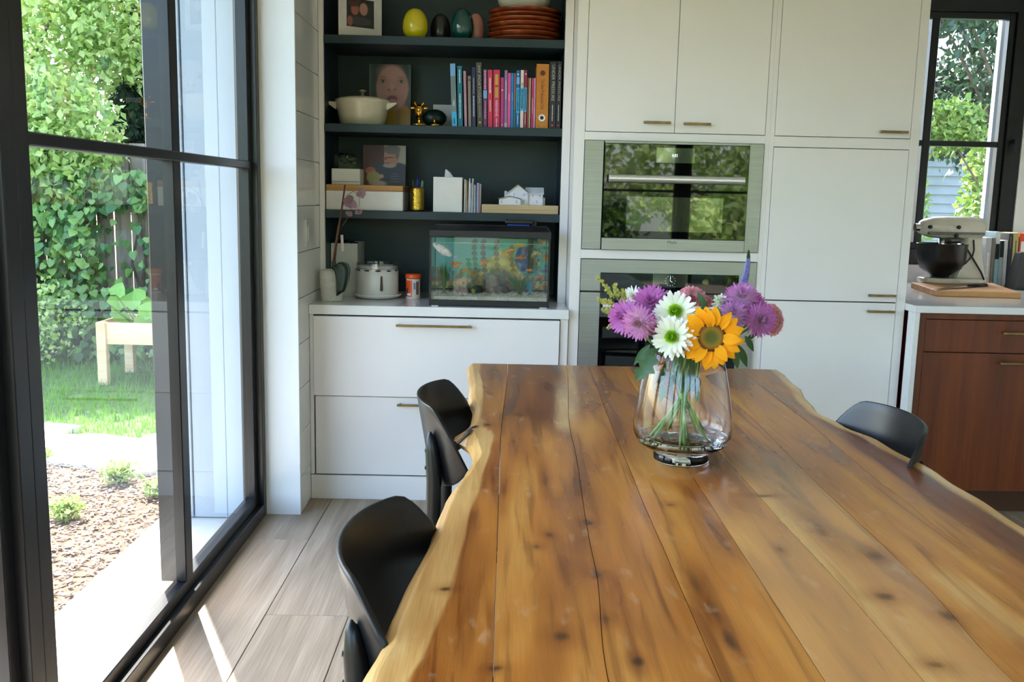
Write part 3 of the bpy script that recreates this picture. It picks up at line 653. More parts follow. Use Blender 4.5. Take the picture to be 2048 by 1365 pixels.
tc = N(t, 'TexCoord'); oi = N(t, 'ObjectInfo'); cmb = N(t, 'CombineXYZ')
for i in range(3): t.links.new(oi.outputs['Random'], cmb.inputs[i])
sc_ = N(t, 'VectorMath', operation='SCALE'); sc_.inputs['Scale'].default_value = 23.0; t.links.new(cmb.outputs[0], sc_.inputs[0])
ad = N(t, 'VectorMath', operation='ADD'); t.links.new(tc.outputs['Object'], ad.inputs[0]); t.links.new(sc_.outputs[0], ad.inputs[1])
def mapd(scale):
    q = t.nodes.new('ShaderNodeMapping'); q.inputs['Scale'].default_value = scale; t.links.new(ad.outputs[0], q.inputs[0]); return q.outputs[0]
n0 = N(t, 'TexNoise', Scale=1.0, Detail=2.5, Distortion=.5); t.links.new(mapd((7.5, 1.4, 6)), n0.inputs['Vector'])
n1 = N(t, 'TexNoise', Scale=1.0, Detail=4.0, Distortion=.8); t.links.new(mapd((34, 2.2, 20)), n1.inputs['Vector'])
n2 = N(t, 'TexNoise', Scale=1.0, Detail=2.0); t.links.new(mapd((420, 9, 60)), n2.inputs['Vector'])
base = ramp(t, n0.outputs['Fac'], [(.22, srgb(92, 46, 14)), (.40, srgb(146, 86, 30)), (.54, srgb(178, 116, 44)), (.74, srgb(206, 152, 72))])
str_ = ramp(t, n1.outputs['Fac'], [(.30, (.46, .36, .28, 1)), (.46, (.92, .9, .86, 1)), (.7, (1.08, 1.06, 1.02, 1))])
c1 = mixc(t, base, str_, .95, 'MULTIPLY')
fine = ramp(t, n2.outputs['Fac'], [(.4, (.74, .7, .66, 1)), (.6, (1, 1, 1, 1))]); c1 = mixc(t, c1, fine, .35, 'MULTIPLY')
# dark heartwood planks (G), pale sapwood (R)
c1 = mixc(t, c1, mixc(t, c1, (.40, .26, .22, 1), 1.0, 'MULTIPLY'), sep.outputs[1])
lite = mixc(t, c1, (.60, .39, .17, 1), .55); c1 = mixc(t, c1, lite, sep.outputs[2])
sapc = mixc(t, ramp(t, n1.outputs['Fac'], [(.3, srgb(176, 128, 66)), (.65, srgb(206, 166, 100))]), fine, .35, 'MULTIPLY')
c1 = mixc(t, c1, sapc, sep.outputs[0])
# knots and cracks
vo = N(t, 'TexVoronoi', Scale=1.0); nv = N(t, 'TexNoise', Scale=9.0, Detail=3.0); t.links.new(ad.outputs[0], nv.inputs['Vector'])
vad = N(t, 'VectorMath', operation='MULTIPLY_ADD'); t.links.new(nv.outputs['Color'], vad.inputs[0]); vad.inputs[1].default_value = (.7, .7, .7); t.links.new(mapd((4.5, 2.2, 4)), vad.inputs[2]); t.links.new(vad.outputs[0], vo.inputs['Vector'])
kn = ramp(t, vo.outputs['Distance'], [(.015, (1, 1, 1, 1)), (.05, (0, 0, 0, 1))])
inv = N(t, 'Math', operation='SUBTRACT'); inv.inputs[0].default_value = 1; t.links.new(sep.outputs[0], inv.inputs[1])
kf = N(t, 'Math', operation='MULTIPLY'); t.links.new(kn, kf.inputs[0]); t.links.new(inv.outputs[0], kf.inputs[1])
kg = N(t, 'Math', operation='MULTIPLY'); t.links.new(kf.outputs[0], kg.inputs[0]); kg.inputs[1].default_value = 0.0
c1 = mixc(t, c1, srgb(40, 22, 12), kg.outputs[0])
# knots where the photograph shows them: dark core, warm halo
no2 = N(t, 'TexNoise', Scale=26.0, Detail=3.0); t.links.new(tc.outputs['Object'], no2.inputs['Vector'])
pd = N(t, 'VectorMath', operation='MULTIPLY_ADD'); t.links.new(no2.outputs['Color'], pd.inputs[0]); pd.inputs[1].default_value = (.010, .022, 0); t.links.new(tc.outputs['Object'], pd.inputs[2])
for (ku, kv, rx_, ry_) in ((1177, 1046, .010, .014), (1073, 1093, .007, .010), (1194, 1150, .008, .010), (1099, 1070, .007, .012), (1210, 1240, .008, .012), (894, 1178, .010, .008), (991, 1337, .010, .008), (1277, 1325, .009, .014), (1121, 1273, .012, .016), (1390, 1166, .008, .05), (1430, 1225, .007, .04), (1461, 1282, .008, .035), (1750, 1112, .016, .018), (1769, 1193, .015, .013), (1896, 1233, .012, .016), (1528, 992, .022, .008), (1640, 1060, .010, .05), (975, 850, .012, .014), (1560, 1100, .006, .012), (1340, 1010, .008, .010), (1870, 1330, .012, .010), (1090, 960, .006, .05), (1040, 830, .010, .010)):
    kp = at(ku, kv, 2, .75); s1_ = N(t, 'VectorMath', operation='SUBTRACT'); t.links.new(pd.outputs[0], s1_.inputs[0]); s1_.inputs[1].default_value = (kp.x-.43+.005, kp.y-1.95+.011, 0)
    s2_ = N(t, 'VectorMath', operation='MULTIPLY'); t.links.new(s1_.outputs[0], s2_.inputs[0]); s2_.inputs[1].default_value = (1/rx_, 1/ry_, 0)
    ln = N(t, 'VectorMath', operation='LENGTH'); t.links.new(s2_.outputs[0], ln.inputs[0])
    mr = N(t, 'MapRange', interpolation_type='SMOOTHERSTEP'); mr.inputs['From Min'].default_value = .2; mr.inputs['From Max'].default_value = 4.2; mr.inputs['To Min'].default_value = .5; mr.inputs['To Max'].default_value = 0; t.links.new(ln.outputs['Value'], mr.inputs['Value'])
    c1 = mixc(t, c1, mixc(t, c1, (.50, .34, .22, 1), 1.0, 'MULTIPLY'), mr.outputs[0])
    mr = N(t, 'MapRange'); mr.inputs['From Min'].default_value = .35; mr.inputs['From Max'].default_value = 1.25; mr.inputs['To Min'].default_value = .55+.35*((ku*7) % 10)/10; mr.inputs['To Max'].default_value = 0; t.links.new(ln.outputs['Value'], mr.inputs['Value'])
    c1 = mixc(t, c1, srgb(46, 27, 16), mr.outputs[0])
# pale scuffs
ns = N(t, 'TexNoise', Scale=1.0, Detail=3.0); t.links.new(mapd((30, 11, 9)), ns.inputs['Vector'])
sf = ramp(t, ns.outputs['Fac'], [(.62, (0, 0, 0, 1)), (.80, (.42, .42, .42, 1))]); c1 = mixc(t, c1, srgb(206, 176, 136), sf)
t.links.new(c1, b.inputs['Base Color'])
rr = ramp(t, n0.outputs['Fac'], [(.3, (.22, .22, .22, 1)), (.7, (.38, .38, .38, 1))]); t.links.new(rr, b.inputs['Roughness'])
ACA = mt
tb = empty('dining_table', (.43, 1.95, 0), 'live-edge acacia dining table of glued planks with pale bark edges', 'table')
top = empty('tabletop', (0, 0, TZ-TH)); top.parent = tb; top.location = (0, 0, TZ-TH)
bounds = [LEDGE]+SEAMS+[REDGE]
NR = 84
for k in range(len(bounds)-1):
    L_, R_ = bounds[k], bounds[k+1]; m_ = MB(); secs = []
    for i in range(NR+1):
        y = TY0 + (3.315-TY0)*i/NR
        xl_ = lerp_tab(L_, y); xr_ = lerp_tab(R_, y); g = .0006
        if k == 0:
            w1 = .002*math.sin(y*13)+.001*math.sin(y*31+1); xl_ += w1
            kb = math.exp(-((y-2.34)/.07)**2)
            pts = [(xl_+.030-.012*kb, TZ-TH), (xl_-.004-.020*kb, TZ-TH*.75), (xl_-.010-.028*kb, TZ-TH*.45), (xl_-.002-.010*kb, TZ-.010), (xl_+.010, TZ-.001)]
            n_ = 26; pts += [(xl_+.010+(xr_-g-xl_-.010)*(j/n_), TZ) for j in range(1, n_+1)] + [(xr_-g, TZ-TH)]
        elif k == len(bounds)-2:
            w1 = .003*math.sin(y*27+2); xr_ += w1; n_ = 26
            pts = [(xl_+g, TZ-TH)] + [(xl_+g+(xr_-.012-xl_-g)*(j/n_), TZ) for j in range(n_+1)] + [(xr_-.002, TZ-.006), (xr_+.004, TZ-TH*.4), (xr_-.002, TZ-TH*.75), (xr_-.03, TZ-TH)]
        else:
            n_ = 8; dz = .0
            pts = [(xl_+g, TZ-TH)] + [(xl_+g+(xr_-xl_-2*g)*(j/n_), TZ-(0.0004 if j in (0, n_) else 0)) for j in range(n_+1)] + [(xr_-g, TZ-TH)]
        secs.append([(px_, y, pz_) for px_, pz_ in pts])
    n = len(secs[0]); b_ = len(m_.v)
    for s_ in secs: m_.v += s_
    for i in range(NR):
        for j in range(n): m_.f.append((i*n+j, i*n+(j+1) % n, (i+1)*n+(j+1) % n, (i+1)*n+j))
    m_.f.append(tuple(range(n))[::-1]); m_.f.append(tuple(range(NR*n, NR*n+n)))
    o = m_.build('plank', ACA, top, fixn=True)
    ox = wloc(top)
    def colr(x, y, z, k=k):
        x += ox.x; y += ox.y; z += ox.z
        sap = 0; dark = 0; lite = 0
        wob = .005*math.sin(y*7)+.0025*math.sin(y*17+1)
        if k == 0:
            sap = 1-smooth(-.002, .004, x-lerp_tab(SAPL, y)-wob*.4)
            dark = .45*smooth(2.3, 2.45, y)
        if k == 1: dark = .75*smooth(2.25, 2.6, y)+.15; sap = .75*smooth(.150, .165, x-(y-2.6)*.08)*smooth(2.3, 2.45, y)
        if k == 2: dark = .25*smooth(2.0, 2.5, y); sap = .5*(1-smooth(.02, .035, x-lerp_tab(SEAMS[1], y)))*smooth(2.3, 2.5, y)
        if k == 3: dark = .3*smooth(1.9, 2.3, y)
        if k == 4: lite = .55*(1-smooth(1.5, 2.0, y)); sap = .6*smooth(.055, .0, lerp_tab(SEAMS[4], y)-x-wob)*(1-smooth(1.75, 1.9, y)) if False else 0
        if k == 5: lite = .5*(1-smooth(1.9, 2.3, y)); sap = .65*(1-smooth(.012, .03, x-lerp_tab(SEAMS[4], y)+wob-.008))*(1-smooth(1.85, 1.95, y))
        if k == 6: sap = .8*(1-smooth(.016, .03, abs(x-.735+(y-1.3)*.10)+wob*.6))*(1-smooth(1.42, 1.5, y)); dark = .12
        if k == 7:
            sap = smooth(-.045, -.028, x-lerp_tab(REDGE, y)+wob*.5)
            dark = (.95*smooth(.86, .90, x)+.25)*(1-.5*smooth(2.5, 2.9, y)) if y < 2.9 else .4
        return (min(1, max(0, sap)), min(1, max(0, dark)), min(1, max(0, lite)), 1)
    paint(o, colr)
# black bark-filled knot on the bulge of the live edge
kx_ = MB()
for (y, dy, dx) in ((2.318, .030, .0), (2.365, .022, .012)):
    xk = lerp_tab(LEDGE, y)
    kx_.grid(lambda u, v, y=y, dy=dy, xk=xk, dx=dx: (xk-.028+.034*v+dx*v-.006*math.sin(u*7), y+dy*(u-.5)*(1-.4*v)+.02*(v-.5), TZ-.024+.026*min(1, v*1.15)+.0012), 5, 5)
kx_.build('bark_inclusion', M('dark_bark', srgb(38, 32, 34), rough=.5, var=.3, scale=60), top)
LEGM = M('black_steel', srgb(20, 20, 21), rough=.45)
for y in (.85, 3.02):
    m_ = MB(); m_.box(.10, .76, y-.04, y+.04, TZ-TH-.012, TZ-TH-.0005); m_.box(.10, .76, y-.04, y+.04, 0, .012); m_.box(.10, .13, y-.04, y+.04, .01, TZ-TH-.01); m_.box(.73, .76, y-.04, y+.04, .01, TZ-TH-.01)
    m_.build('leg_frame', LEGM, tb)
# ================================================================== CHAIRS
CHB = M('black_moulded_plastic', srgb(16, 17, 19), rough=.34, var=.08, scale=30, bump=.04, bscale=500)
CHL = M('black_stained_wood', srgb(17, 18, 19), rough=.3, var=.1, scale=30)
def make_chair():
    rt = empty('dining_chair', (0, 0, 0))
    def shell(u, v):
        s_ = u*2-1; a = abs(s_)
        zt_ = .822-.012*a**2-.085*max(0, a-.66)**1.5*4.2; zb_ = .585+.05*a**2+.06*max(0, a-.8)**1.4*4
        z = zb_+(zt_-zb_)*v
        y = .236*math.sin(s_*1.22)/math.sin(1.22)*(.93+.07*v)
        x = -.225-.040*v-.012*math.sin(v*3.14)*0+.112*(1-math.cos(s_*1.22))/(1-math.cos(1.22))
        return (x, y, z)
    MB().grid(shell, 28, 10).build('backrest', CHB, rt, smooth=True, local=True, solid=.009, bevel=.0025, seg=2)
    def seat(u, v):
        s_ = u*2-1; w_ = v*2-1
        x = .205*math.copysign(abs(w_)**.9, w_); y = .215*s_*(1+.06*w_)
        r_ = max(abs(s_), abs(w_)); q = (abs(s_)**4+abs(w_)**4)**.25
        if q > 1e-6: x *= r_/q if q > 0 else 1; y *= r_/q
        z = .452-.012*(1-s_*s_)*(1-w_*w_)+.006*s_*s_-.014*max(0, w_)**3
        return (x, y, z)
    MB().grid(seat, 18, 18).build('seat', CHB, rt, smooth=True, local=True, solid=.012)
    for sg in (-1, 1):
        m_ = MB().tube([(-.225, sg*.195, 0), (-.212, sg*.187, .3), (-.206, sg*.18, .5), (-.204, sg*.176, .62), (-.210, sg*.175, .70), (-.214, sg*.174, .735), (-.216, sg*.174, .75)], [.012, .0165, .019, .020, .018, .011, .002], n=12)
        m_.build('leg', CHL, rt, smooth=True, local=True)
        MB().tube([(.20, sg*.205, 0), (.185, sg*.19, .25), (.175, sg*.18, .44)], [.011, .015, .017], n=12).build('leg', CHL, rt, smooth=True, local=True)
        MB().tube([(-.206, sg*.182, .415), (.176, sg*.181, .425)], .012, n=8).build('seat_rail', CHL, rt, smooth=True, local=True)
        for z in (.655, .70): MB().tube([(-.228, sg*.176, z), (-.208, sg*.176, z)], .005, n=8).build('bolt', LEGM, rt, local=True)
    MB().tube([(-.206, -.182, .40), (-.206, .182, .40)], .011, n=8).build('seat_rail', CHL, rt, local=True)
    return rt
def copy_tree(o, parent=None):
    c = o.copy(); COL.objects.link(c); c.parent = parent
    for ch in list(o.children): copy_tree(ch, c)
    return c
ch = make_chair()
for k, (x, y, rz, lab) in enumerate(((.020, 1.41, -.06, 'black curved-back dining chair beside the pale live edge, away from the drawers'), (.040, 2.49, -.03, 'black curved-back dining chair beside the knotted table edge, close to the drawers'), (.775, 2.31, math.pi, 'black curved-back dining chair across the table by the wood cabinet'))):
    o = ch if k == 0 else copy_tree(ch)
    o.location = (x, y, 0); o.rotation_euler = (0, 0, rz); tag(o, lab, 'chair', 'chairs around the dining table')
# ================================================================== VASE AND FLOWERS
VC = Vector((.4165, 2.105, TZ))
GLASS = M('clear_glass', (1, 1, 1, 1), rough=0, trans=1, ior=1.38, var=0)
vs = empty('glass_vase', VC, 'clear footed glass vase with a narrow rim holding the bouquet', 'vase')
outer = [(0, .0), (.060, .0), (.064, .004), (.0635, .016), (.059, .023), (.062, .027), (.085, .033), (.103, .046), (.112, .066), (.1135, .085), (.110, .115), (.1025, .165), (.092, .215), (.0825, .253), (.0815, .2545)]
inner = [(.0795, .2535), (.0885, .215), (.099, .165), (.1065, .115), (.1095, .085), (.1075, .067), (.098, .050), (.080, .040), (.05, .037), (0, .036)]
MB().lathe(outer+inner, VC, 56).build('body', GLASS, vs, smooth=True)
wp = [(0, .0362), (.05, .0372), (.080, .0402), (.0982, .0502), (.1062, .060), (.0, .060)]
MB().lathe(wp, VC, 48).build('water', M('vase_water', (1, 1, 1, 1), rough=0, trans=1, ior=1.33, var=0), smooth=False, label='shallow clear water at the bottom of the glass vase', cat='water')
GST = M('flower_stem_green', srgb(96, 132, 58), rough=.45, var=.15, scale=30)
LFG = leaf_mat('bouquet_leaves', [srgb(52, 84, 50), srgb(66, 104, 58), srgb(44, 74, 48)], rough=.4, trans=.25)
GCAL = M('green_calyx', srgb(92, 122, 56), rough=.5)
def facing(c, tilt=(0, 0, 0)):
    d = (CAM-Vector(c)).normalized() + Vector(tilt); return d.normalized()
def hmat(c, nrm, s=1.0, roll=0):
    return Matrix.Translation(c) @ nrm.to_track_quat('Z', 'Y').to_matrix().to_4x4() @ Matrix.Rotation(roll, 4, 'Z') @ Matrix.Scale(s, 4)
SPOT = [at(u, v, 2, TZ+.042) for u, v in ((1286, 888), (1300, 893), (1357, 915), (1368, 908), (1421, 897), (1440, 868), (1330, 872), (1395, 878))]
sidx = 0
def stem(root, head, nrm, r=.0026, spot=None):
    global sidx
    sp_ = SPOT[sidx % len(SPOT)] if spot is None else spot; sidx += 1
    sp_ = Vector((sp_.x, sp_.y, TZ+.042)); dv = sp_-VC; dv.z = 0
    if dv.length > .088: sp_ = VC+dv.normalized()*.088; sp_.z = TZ+.046
    mid = VC + Vector((-(sp_.x-VC.x)*.22, -(sp_.y-VC.y)*.22, .19)); rim = VC + Vector(((head.x-VC.x)*.42, (head.y-VC.y)*.42, .252))
    dr_ = rim-VC; dr_.z = 0
    if dr_.length > .06: q = dr_.normalized()*.06; rim = Vector((VC.x+q.x, VC.y+q.y, rim.z))
    mid += Vector((R.uniform(-.01, .01), R.uniform(-.01, .01), 0))
    back = head-nrm*.022
    pts = []
    ctrl = [sp_, mid, rim, back, head]
    for i in range(len(ctrl)-1):
        p0, p1, p2, p3 = ctrl[max(0, i-1)], ctrl[i], ctrl[i+1], ctrl[min(len(ctrl)-1, i+2)]
        for k in range(5):
            t = k/5; pts.append(.5*((2*p1)+(p2-p0)*t+(2*p0-5*p1+4*p2-p3)*t*t+(3*p1-p0-3*p2+p3)*t**3))
    pts.append(head)
    MB().tube(pts, r, n=7).build('stem', GST, root, smooth=True)
def flower(name, u, v, Y, label, group=None, tilt=(0, 0, 0), cat='flower', r=.0026, spot=None):
    h = at(u, v, 1, Y); n_ = facing(h, tilt)
    rt = empty(name, (VC.x, VC.y, TZ+.04), label, cat, group); stem(rt, h, n_, r, spot); return rt, h, n_
def bleaf(rt, p, d, nrm, L, W, lobed=False):
    """pinnate leaf blade with a midrib fold"""
    d = Vector(d).normalized(); s_ = d.cross(Vector(nrm)).normalized(); n_ = s_.cross(d); m_ = MB(); rows = 7
    vs_ = []
    for i in range(rows+1):
        t = i/rows; w_ = W*(math.sin(math.pi*min(1, t*1.02+.02))**.8)*.5*(1-.25*t)
        if lobed: w_ *= .55+.75*(i % 2)
        c = Vector(p)+d*L*t-n_*L*.22*t*t
        vs_ += [c+s_*w_+n_*w_*.3, c, c-s_*w_+n_*w_*.3]
    m_.add(vs_, [(3*i+a, 3*i+a+1, 3*i+a+4, 3*i+a+3) for i in range(rows) for a in (0, 1)])
    return m_.build('leaf', LFG, rt, smooth=True)
PET = attr_mat('two_tone_petals', rough=.55, trans=.3)
def mum(u, v, Y, rad, label, cols, tilt=(0, 0, 0), group='purple chrysanthemums', layers=6, npl=26, width=.075, curl=.55, center=None, flat=.0, name='chrysanthemum', r=.0026, spot=None, eye=None):
    rt, h, n_ = flower(name, u, v, Y, label, group, tilt, r=r, spot=spot)
    m_ = MB(); cc = []
    for ly in range(layers):
        f = ly/(layers-1)
        el0 = math.radians(-12+flat+(84-flat)*(f**1.15)); Lp = rad*(1.0-.30*f)
        n = int(npl*(1-.45*f))
        if eye and f > .55: Lp *= .42; n = int(npl*.9)
        cols_l = (eye, eye, tuple(min(1, q*1.15) for q in eye)) if eye and f > .55 else cols
        for k in range(n):
            ph = 2*math.pi*(k+.5*(ly % 2))/n+R.uniform(-.07, .07); el = el0+R.uniform(-.09, .09); L = Lp*R.uniform(.9, 1.06); w_ = rad*width*R.uniform(.85, 1.1)
            p = Vector((0, 0, .10*rad+.10*rad*f)); b_ = len(m_.v); rd = Vector((math.cos(ph), math.sin(ph), 0)); td = Vector((-math.sin(ph), math.cos(ph), 0)); seg = 4
            vs_ = []
            for i in range(seg+1):
                t = i/seg; e = el+curl*(t-.25)*(.8 if f < .5 else .35); dd = rd*math.cos(e)+Vector((0, 0, math.sin(e)))
                if i: p = p+dd*L/seg
                ww = w_*(.55+.9*t if t < .5 else 1.0-.15*(t-.5)) if i < seg else w_*.35
                up = td.cross(dd)
                vs_ += [p+td*ww+up*ww*.5, p-td*ww+up*ww*.5]
                cA, cB, cC = cols_l; q = (cA, cB, t/.5) if t < .5 else (cB, cC, (t-.5)/.5)
                cl = tuple(q[0][j]+(q[1][j]-q[0][j])*q[2] for j in range(3))+(1,); g = R.uniform(.92, 1.08) if i == 0 else g
                cc += [tuple(min(1, x*g) for x in cl[:3])+(1,)]*2
            m_.add(vs_, [(2*i, 2*i+1, 2*i+3, 2*i+2) for i in range(seg)])
    mt_ = hmat(h, n_, 1); m_.v = [tuple(mt_ @ Vector(q)) for q in m_.v]
    o = m_.build('petals', PET, rt, smooth=True); ca = o.data.color_attributes.new('Col', 'FLOAT_COLOR', 'POINT')
    for i, c_ in enumerate(cc): ca.data[i].color = c_
    e_ = MB().lathe([(0, -.35*rad), (.10*rad, -.33*rad), (.22*rad, -.12*rad), (.16*rad, .1*rad), (0, .12*rad)], n=12); e_.v = [tuple(mt_ @ Vector(q)) for q in e_.v]; e_.build('calyx', GCAL, rt, smooth=True)
    if center:
        e_ = MB().lathe([(0, .30*rad), (.10*rad, .28*rad), (.15*rad, .2*rad), (.12*rad, .1*rad)][::-1], n=14); e_.v = [tuple(mt_ @ Vector(q)) for q in e_.v]; e_.build('center', M('mum_center_'+str(len(MATS)), center, rough=.6, var=.2, scale=200), rt, smooth=True)
    return rt
PURD = None; PUR = (srgb(232, 226, 210), srgb(200, 130, 192), srgb(186, 92, 172)); PURD = (srgb(214, 160, 204), srgb(212, 146, 202), srgb(194, 106, 184))
k_ = 2.15/CF
mum(1302, 610, 2.10, 42*k_, 'violet chrysanthemum with thin petals above the pale-eyed purple one', PURD, (-.1, 0, .45))
mum(1252, 635, 2.08, 38*k_, 'purple chrysanthemum next to the goldenrod, turned outward', PURD, (-.75, 0, .15))
mum(1279, 646, 2.02, 36*k_, 'purple chrysanthemum with a pale yellow-green eye', (srgb(214, 220, 130), srgb(226, 190, 214), srgb(196, 108, 178)), (-.3, 0, -.1), center=srgb(206, 206, 92))
mum(1302, 655, 2.06, 18*k_, 'small half-open purple chrysanthemum bud below the violet bloom', PURD, (-.2, 0, -.5), layers=4, npl=14)
mum(1482, 598, 2.10, 37*k_, 'purple and white chrysanthemum just below the blue flower spike', (srgb(240, 236, 226), srgb(222, 184, 216), srgb(188, 102, 178)), (.1, 0, .8))
mum(1465, 632, 2.06, 34*k_, 'purple and white chrysanthemum directly behind the sunflower petals', (srgb(244, 240, 236), srgb(226, 190, 220), srgb(176, 96, 170)), (.1, 0, .7))
mum(1503, 612, 2.12, 32*k_, 'purple chrysanthemum tucked between its lighter neighbours', PURD, (.5, .2, .3))
mum(1518, 640, 2.05, 36*k_, 'purple chrysanthemum with a green eye in front of the pink carnation', (srgb(200, 214, 130), srgb(214, 160, 206), srgb(188, 98, 176)), (.55, 0, -.05), center=srgb(170, 190, 80))
WHT = (srgb(170, 206, 70), srgb(236, 240, 214), srgb(246, 246, 242))
mum(1352, 626, 2.04, 45*k_, 'white chrysanthemum with a lime green centre above its twin', WHT, (-.15, 0, .35), 'white chrysanthemums', layers=6, npl=20, width=.105, curl=.25, flat=4, center=srgb(120, 172, 30), eye=srgb(168, 206, 52))
mum(1347, 674, 2.0, 43*k_, 'white chrysanthemum with a lime green centre touching the sunflower', WHT, (-.35, 0, .0), 'white chrysanthemums', layers=6, npl=20, width=.105, curl=.25, flat=4, center=srgb(120, 172, 30), eye=srgb(168, 206, 52), r=.003)
mum(1266, 596, 2.16, 26*k_, 'small white chrysanthemum peeking out behind the violet bloom', (srgb(226, 230, 190), srgb(240, 242, 232), srgb(244, 244, 240)), (-.3, .3, .6), 'white chrysanthemums', layers=4, npl=18, width=.1)
mum(1440, 603, 2.12, 19*k_, 'pale green-white bud beside the purple chrysanthemums', (srgb(190, 210, 140), srgb(226, 234, 206), srgb(236, 240, 226)), (-.3, .2, .9), 'white chrysanthemums', layers=3, npl=9, width=.16, curl=.1)
# carnations
CARN = leaf_mat('carnation_petals', [srgb(240, 172, 180), srgb(246, 190, 196), srgb(234, 156, 166)], rough=.6, trans=.35)
def carnation(u, v, Y, rad, label, tilt):
    rt, h, n_ = flower('carnation', u, v, Y, label, 'pink carnations', tilt); m_ = MB()
    for k in range(34):
        f = k/33; ph = k*2.4; el = math.radians(8+74*f); L = rad*(1-.25*f); wv = R.uniform(0, 6)
        def fn(a, s, ph=ph, el=el, L=L, wv=wv):
            an = ph+(a-.5)*1.25*(.35+.65*s); e = el+.25*s+.16*math.sin(a*19+wv)*s*s; r_ = L*s*(1+.07*math.sin(a*26+wv)*s)
            return (r_*math.cos(an)*math.cos(e), r_*math.sin(an)*math.cos(e), r_*math.sin(e))
        m_.grid(fn, 9, 4)
    mt_ = hmat(h-n_*rad*.3, n_); m_.v = [tuple(mt_ @ Vector(q)) for q in m_.v]; m_.build('petals', CARN, rt, smooth=True)
    e_ = MB().lathe([(0, -.75*rad), (.2*rad, -.7*rad), (.26*rad, -.2*rad), (.22*rad, .1*rad), (0, .1*rad)], n=10); e_.v = [tuple(mt_ @ Vector(q)) for q in e_.v]; e_.build('calyx', GCAL, rt, smooth=True)
carnation(1382, 598, 2.14, 33*k_, 'pink carnation rising behind the white chrysanthemums', (0, .2, .7))
carnation(1408, 606, 2.17, 20*k_, 'small pink carnation behind the sunflower top petals', (.2, .2, .6))
carnation(1541, 640, 2.12, 37*k_, 'pink carnation sticking out beside the purple chrysanthemums', (.9, .2, .1))
# sunflower
rt, h, n_ = flower('sunflower', 1423, 675, 1.985, 'orange-yellow sunflower with a brown and green centre', None, (.02, 0, -.05), r=.0045, spot=at(1375, 890, 2, TZ+.042))
SR = 64*2.02/CF
pm = MB()
def petal_fn(u, v):
    s_ = u*2-1; w_ = .185*math.sin(math.pi*min(1, .12+.88*v)**.9)**.75 if v < 1 else 0
    if v > .97: w_ = .006
    return (.40+.62*v, s_*w_, .10*math.sin(v*2.6)-.07*v+.045*(s_*s_)*(1-v)+.012*math.cos(s_*9)*(1-v*.7))
pm.grid(petal_fn, 6, 9); pme = pm.mesh('petal', leaf_mat('sunflower_petal', [srgb(255, 176, 2)], rough=.85, trans=.3), smooth=True)
base = Matrix.Translation(-wloc(rt)) @ hmat(h, n_, SR)
for ly, (n, el, sc1) in enumerate(((18, .05, 1.0), (16, -.16, .95), (7, .20, .93))):
    for k in range(n):
        a = 2*math.pi*(k+.5*ly)/n+R.uniform(-.09, .09)
        inst('petal', pme, rt, mat=base @ Matrix.Rotation(a, 4, 'Z') @ Matrix.Rotation(-el+R.uniform(-.14, .14), 4, 'Y') @ Matrix.Rotation(R.uniform(-.25, .25), 4, 'X') @ Matrix.Diagonal((sc1*R.uniform(.92, 1.04), R.uniform(.85, 1.1), 1, 1)))
dm = MB().lathe([(0, -.12), (.40, -.1), (.45, -.02), (.45, .06), (.40, .11), (.30, .125), (.22, .11), (.13, .09), (0, .085)], n=40); mt_ = hmat(h, n_, SR)
cols_ = []
for q in dm.v:
    rr_ = math.hypot(q[0], q[1]); cols_.append(srgb(84, 84, 22) if rr_ < .2 else srgb(120, 104, 22) if rr_ < .25 else srgb(164, 116, 24) if rr_ < .36 else srgb(96, 50, 16))
dm.v = [tuple(mt_ @ Vector(q)) for q in dm.v]; o = dm.build('disc', attr_mat('sunflower_disc', rough=.85), rt, smooth=True); ca = o.data.color_attributes.new('Col', 'FLOAT_COLOR', 'POINT')
for i, c_ in enumerate(cols_): ca.data[i].color = c_
fl_ = MB(); fcol = []
for k in range(520):
    rr_ = .46*math.sqrt((k+.5)/520); a = k*2.39996; zz = .085+.04*smooth(.1, .3, rr_)-.03*smooth(.38, .45, rr_); hgt = .03 if rr_ > .2 else .014
    fl_.add([(rr_*math.cos(a)-.008, rr_*math.sin(a), zz), (rr_*math.cos(a)+.008, rr_*math.sin(a)-.008, zz), (rr_*math.cos(a)+.008, rr_*math.sin(a)+.008, zz), (rr_*math.cos(a)*1.02, rr_*math.sin(a)*1.02, zz+hgt)], [(0, 1, 3), (1, 2, 3), (2, 0, 3)])
    cb_, ct_ = (srgb(64, 68, 18), srgb(104, 104, 28)) if rr_ < .19 else (srgb(110, 84, 18), srgb(176, 130, 30)) if rr_ < .27 else (srgb(60, 28, 10), srgb(112, 62, 18))
    fcol += [cb_]*3+[ct_]
fl_.v = [tuple(mt_ @ Vector(q)) for q in fl_.v]; o = fl_.build('florets', MATS['sunflower_disc'], rt, kind='stuff'); ca = o.data.color_attributes.new('Col', 'FLOAT_COLOR', 'POINT')
for i, c_ in enumerate(fcol): ca.data[i].color = c_
for a in (.3, 1.4, 2.4, 3.6, 4.7, 5.6):
    d = mt_.to_3x3() @ Vector((math.cos(a), math.sin(a), -.25)); bleaf(rt, h-n_*.012+d.normalized()*.02, d, n_, .052, .03)
